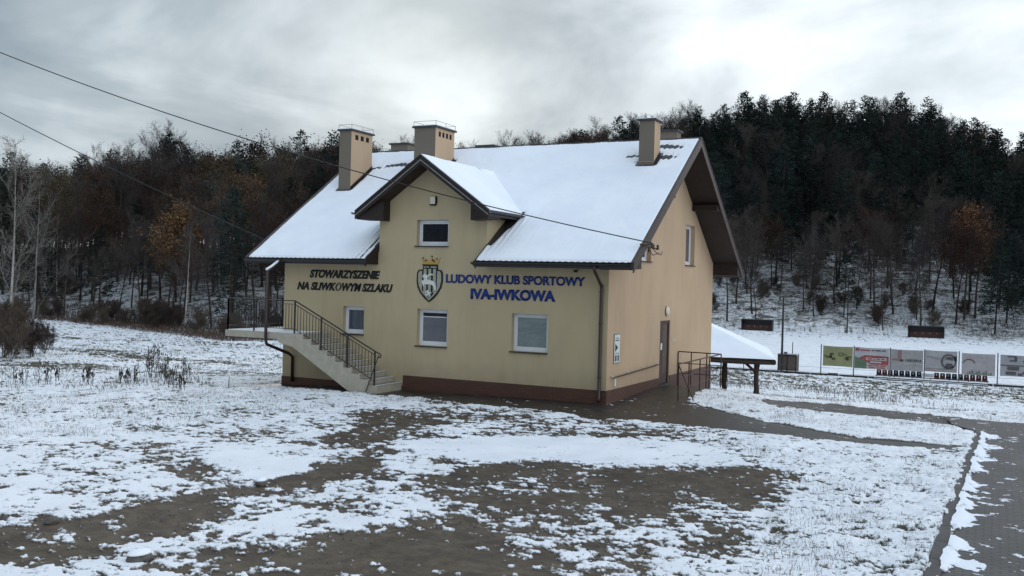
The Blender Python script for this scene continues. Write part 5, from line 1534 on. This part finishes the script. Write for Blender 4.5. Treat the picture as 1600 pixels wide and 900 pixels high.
# skyline bare trees
for px, s_ in ((262, 1.12), (240, 1.0), (178, .92), (208, .95), (130, .85)):
    az = px_az(px); r = float(li(D0L, az)) + float(li(DW, az)) * .93; x, y = polar(az, r)
    plant('bare', x, y, s_ * 1.05, px * .1, LABS[('bare', 0)][0], LABS[('bare', 0)][1])
for px, s_ in ((1290, .96), (1385, 1.02), (1370, .95), (1075, 1.0), (995, 1.0), (612, .95), (1420, .9), (1455, .9)):
    az = px_az(px); r = float(li(D0L, az)) + float(li(DW, az)) * .95; x, y = polar(az, r)
    plant('bare', x, y, s_ * 1.05, px * .1, LABS[('bare', 1)][0], LABS[('bare', 1)][1])

# shrubs along the foot of the left wood and behind the pitch
for i_ in range(46):
    px = rndT.uniform(-20, 470); az = px_az(px); r = float(li(D0L, az)) + rndT.uniform(-6, 9); x, y = polar(az, r)
    plant('shrub', x, y, rndT.uniform(.35, .85), rndT.uniform(0, 6), 'reddish brown leafless shrub at the foot of the left wood', 'shrubs at the foot of the left wood')
for i_ in range(26):
    px = rndT.uniform(1110, 1640); az = px_az(px); r = float(li(D0L, az)) + rndT.uniform(3, 26); x, y = polar(az, r)
    plant('shrub', x, y, rndT.uniform(.5, .95), rndT.uniform(0, 6), 'low leafless shrub on the snowy slope behind the pitch', 'shrubs on the slope behind the pitch')
for i_, (px, r, s_) in enumerate(((8, 72, .95), (30, 75, .8), (52, 72, .7), (-15, 70, 1.1), (72, 76, .55), (18, 68, .7))):
    x, y = at(px, r); plant('shrub', x, y, s_, i_ * 1.3, 'twiggy leafless shrub growing round the two birches at the left', 'shrubs round the birches')

# brushwood on the forest floor and tall frosted grass: one uncountable mass each
def blades(name, pts, hts, mat, label, cat, lean=.35, wdt=.012, per=4, seed=1, spread=.08):
    rg = np.random.default_rng(seed); n = len(pts) * per
    P = np.repeat(np.asarray(pts), per, 0); Hh = np.repeat(np.asarray(hts), per) * rg.uniform(.5, 1.15, n)
    P = P + np.stack([rg.normal(0, spread, n), rg.normal(0, spread, n), np.zeros(n)], -1)
    a = rg.uniform(0, 6.28, n); ln = rg.uniform(.1, 1, n) * lean
    d = np.stack([np.cos(a), np.sin(a)], -1)
    b = rg.uniform(0, 6.28, n); wv = np.stack([np.cos(b), np.sin(b)], -1) * (wdt * (0.5 + Hh / Hh.mean() * .5))[:, None]
    v = np.zeros((n, 6, 3))
    for k, (t, wk) in enumerate(((0, 1), (.55, .8), (1, .15))):
        c = P.copy(); c[:, :2] += d * (ln * Hh * t ** 1.6)[:, None]; c[:, 2] += Hh * t * (1 - .15 * ln * t) - .01
        v[:, 2 * k] = c; v[:, 2 * k + 1] = c
        v[:, 2 * k, :2] -= wv * wk * .5; v[:, 2 * k + 1, :2] += wv * wk * .5
    base = np.arange(n)[:, None] * 6
    f = np.concatenate([base + np.array([[0, 1, 3, 2]]), base + np.array([[2, 3, 5, 4]])], 0)
    o = np_mesh(name, v.reshape(-1, 3), f, mat, smooth=False)
    return tag(o, label, cat, kind='stuff')
rg = np.random.default_rng(7)
def scatter(n, azr, rr_, fn, power=1.0):
    az = rg.uniform(*azr, n); r = rr_[0] + (rr_[1] - rr_[0]) * rg.random(n) ** power
    x = CAM[0] + r * np.sin(np.radians(az)); y = CAM[1] + r * np.cos(np.radians(az))
    k = fn(x, y); x, y = x[k], y[k]
    return x, y
def not_house(x, y): return ~((x > -13.4) & (x < .3) & (y > -1.6) & (y < 12))
def grass_ok(x, y):
    dens, zone, wood = density(x, y)
    tuft = fbm(x, y, .8, 3, .55, 201)
    return (zone < .35) & not_house(x, y) & (tuft > .50 - .0) & (rg.random(len(x)) < .85)
x, y = scatter(32000, (-58, 5), (10, 34), grass_ok, .75)
blades('grass', np.stack([x, y, terrain(x, y) + .02], -1), np.full(len(x), .085), M['grass'], 'short frosted grass blades poking through the snow', 'grass', .8, .006, 3, 3, .05)
def grass2(x, y):
    dens, zone, wood = density(x, y); tuft = fbm(x * .5, y, .35, 3, .55, 205)
    return (zone < .35) & not_house(x, y) & (tuft > .5) & ~((y > 47.5) & (x > -45)) & (wood < .1)
x, y = scatter(26000, (-58, 5), (34, 110), grass2, 1.0)
blades('rough_grass', np.stack([x, y, terrain(x, y) + .01], -1), np.where((y > 26) & (x > -20), .30, .17), M['grass'], 'rough frosted grass tufts on the bank and the far field', 'grass', .8, .022, 3, 4, .15)
# tall dry scrub strip before the left wood
def scr(x, y):
    dx = x - CAM[0]; dy = y - CAM[1]; r = np.hypot(dx, dy); az = np.degrees(np.arctan2(dx, dy)); q = r - li(D0L, az)
    return (q > -9) & (q < 6) & (az < -36)
x, y = scatter(26000, (-60, -36), (90, 158), scr)
blades('dry_scrub', np.stack([x, y, terrain(x, y)], -1), rg.uniform(.2, .75, len(x)), M['scrub'], 'matted brown dry scrub along the foot of the left wood', 'scrub', .7, .03, 5, 5, .5)
def brush(x, y):
    dx = x - CAM[0]; dy = y - CAM[1]; r = np.hypot(dx, dy); az = np.degrees(np.arctan2(dx, dy)); q = r - li(D0L, az)
    return (q > 1) & (q < 80) & ((az > -17) | (az < -38)) & (fbm(x, y, .14, 3, .6, 220) > .46)
x, y = scatter(34000, (-60, 6), (100, 235), brush)
blades('brushwood', np.stack([x, y, terrain(x, y)], -1), rg.uniform(.3, 1.3, len(x)), M['twig'], 'dark brushwood scattered over the snowy forest floor', 'brushwood', 1.2, .035, 5, 6, .6)

# separate weeds and stones in the near field
def weed(x, y, h, n, seed, label, group=None):
    rn = random.Random(seed); f = MB(); r_ = (x, y, tz(x, y) - .02)
    for i in range(n):
        a = rn.uniform(0, 6.28); o = Vector((rn.gauss(0, .15 * h ** .5), rn.gauss(0, .15 * h ** .5), 0)); hh = h * rn.uniform(.55, 1.1); d = Vector((math.cos(a) * .18, math.sin(a) * .18, 1))
        mid = o + d * hh * .5 + Vector((rn.uniform(-.03, .03), rn.uniform(-.03, .03), 0)); top = mid + Vector((d.x * .4, d.y * .4, 1)) * hh * .5
        f.tube([o, mid, top], [.012, .009, .005], 4, False)
        for k in range(7):
            t = rn.uniform(.35, 1); p = o.lerp(top, t); b = rn.uniform(0, 6.28); L = hh * rn.uniform(.06, .16)
            q = p + Vector((math.cos(b) * L, math.sin(b) * L, L * rn.uniform(.3, 1.2))); f.tube([p, q], [.006, .012], 3, False)
            if t > .6: f.tube([q, q + Vector((0, 0, .05)), q + Vector((0, 0, .10))], [.008, .024, .006], 4, False)
    o_ = f.build('weed', M['weed'], fix=False); o_.location = r_
    return tag(o_, label, 'weed', group)
weed(-19.4, 1.4, 1.15, 15, 1, 'tallest dark dry weed clump in the field left of the house')
weed(-18.6, 1.2, .8, 8, 2, 'shorter dry weed clump beside the tallest one')
k = 10
rn = random.Random(5)
for (x, y, h, n) in ((-13.9, -2.7, .55, 10), (-14.6, -2.0, .7, 9), (-20.8, -3.3, .6, 12), (-19.9, -3.0, .7, 10), (-18.6, -2.2, .6, 12), (-17.6, -1.6, .55, 12), (-16.9, -1.9, .5, 10), (-20.4, -2.0, .5, 9), (-17.9, -.6, .6, 7), (-15.6, -1.3, .6, 8), (-16.2, .1, .75, 6), (-13.2, -3.2, .4, 7), (-21.5, -3.9, .5, 10), (-19.2, -1.8, .45, 9)):
    k += 1; weed(x, y, h, max(4, n // 2), k, 'low dry weed in the row across the left snow field', 'low weeds across the left field')
def stone(x, y, s, zs, seed, label, group=None, snow=True, mat='stone', lift=0, name='stone'):
    rn = random.Random(seed); bm = bmesh.new(); bmesh.ops.create_icosphere(bm, subdivisions=3, radius=1)
    off = [Vector((rn.uniform(-1, 1), rn.uniform(-1, 1), rn.uniform(-1, 1))).normalized() for _ in range(9)]
    for v in bm.verts:
        d = v.co.normalized(); k_ = 1
        for o_ in off: k_ = min(k_, .82 / max(.3, d.dot(o_)) if d.dot(o_) > .78 else k_)
        v.co = Vector((d.x * s * k_, d.y * s * .7 * k_, d.z * zs * k_))
    me = bpy.data.meshes.new(name); bm.to_mesh(me); me.materials.append(M[mat])
    o_ = bpy.data.objects.new(name, me); COL.objects.link(o_); o_.location = (x, y, tz(x, y) + zs * .45 + lift); o_.rotation_euler = (0, 0, rn.uniform(0, 3)); tag(o_, label, 'stone' if name == 'stone' else name, group)
    if snow:
        b2 = bmesh.new(); bmesh.ops.create_icosphere(b2, subdivisions=3, radius=1)
        for v in b2.verts: v.co = Vector((v.co.x * s * .82, v.co.y * s * .58, zs * .62 + max(v.co.z, -.1) * zs * .55))
        m2 = bpy.data.meshes.new('snow_cap'); b2.to_mesh(m2); b2.free(); m2.materials.append(M['snow']); m2.polygons.foreach_set('use_smooth', [True] * len(m2.polygons))
        c_ = bpy.data.objects.new('snow_cap', m2); COL.objects.link(c_); c_.parent = o_
    bm.free(); return o_
stone(3.0, -11.3, .10, .075, 1, 'round snow capped stone in the bare mud in the middle of the yard')
stone(-.8, -13.7, .14, .08, 2, 'snow capped stone on the dark muddy track left of centre')
stone(.85, -17.75, .19, .09, 3, 'flat snow capped stone at the bottom left of the yard')
stone(-1.5, -17.1, .14, .07, 4, 'bare dark stone on the muddy track at the lower left', snow=False)
stone(-2.2, -17.3, .08, .05, 5, 'small dark stone at the left edge of the muddy track', snow=False)
# clods / pebbles in the mud
nn = 0
cl = MB(); rn = random.Random(9)
PX = []; 
for _ in range(2600):
    PX.append((rn.uniform(-4, 9), rn.uniform(-19, -2)))
PX = np.array(PX); dn, zn_, _w = density(PX[:, 0], PX[:, 1]); ok = (zn_ > .7) & (zn_ < 1.4) & (dn < .7)
for (x, y) in PX[ok][:1500]:
    s = rn.uniform(.010, .028); z = tz(x, y) + .01; a = rn.uniform(0, 3)
    ring_p = [(x + math.cos(a + t * 1.2566) * s * rn.uniform(.7, 1.2), y + math.sin(a + t * 1.2566) * s * rn.uniform(.7, 1.2), z - .01) for t in range(5)]
    cl.add(ring_p + [(x, y, z + s * .7)], [(t, (t + 1) % 5, 5) for t in range(5)])
tag(cl.build('gravel', M['stone'], fix=False), 'small clods and pebbles scattered over the bare mud', 'gravel', kind='stuff')
# ochre post at the left picture edge
f = MB(); f.tube([(0, 0, -.2), (0, 0, .22), (0, 0, .30)], [.11, .11, .07], 12); o = f.build('marker_post', M['ochre'], bevel=.01); o.location = (-8.55, -12.95, tz(-8.55, -12.95)); tag(o, 'short ochre post end at the left edge of the snow field', 'post')
f = MB(); f.tube([(0, 0, -.1), (.02, 0, .35)], [.02, .012], 6); o = f.build('stake', M['weed']); o.location = (-12.6, -1.7, tz(-12.6, -1.7)); tag(o, 'short thin stake in the snow by the left house corner', 'stake')

# old cabin at the edge of the left wood
az = px_az(100); r = float(li(D0L, az)) + 24; x, y = polar(az, r); z = tz(x, y)
cb_ = empty('cabin', (x, y, z), 'small dark weathered cabin under the trees at the left', 'cabin', rz=rad(38)); cb_.scale = (.8, .8, .8)
f = MB()
f.add([(-2.2, -2.5, -1), (2.2, -2.5, -1), (2.2, -2.5, 2.2), (0, -2.5, 4.0), (-2.2, -2.5, 2.2), (-2.2, 4.5, -1), (2.2, 4.5, -1), (2.2, 4.5, 2.2), (0, 4.5, 4.0), (-2.2, 4.5, 2.2)], [(0, 1, 2, 3, 4), (5, 9, 8, 7, 6), (0, 4, 9, 5), (1, 6, 7, 2)]); f.build('wall', M['cabin_wood'], cb_)
f = MB()
for sg in (-1, 1): f.hexa([(0, -3, 4.0), (sg * 2.8, -3, 1.75), (sg * 2.8, 5, 1.75), (0, 5, 4.0)], [(0, -3, 4.12), (sg * 2.8, -3, 1.87), (sg * 2.8, 5, 1.87), (0, 5, 4.12)])
f.build('roof', M['stone'], cb_)
f = MB(); f.box((-.5, -2.56, .8), (.5, -2.5, 1.8)); f.build('window', M['hole'], cb_)
print('DONE objects', len(bpy.data.objects))
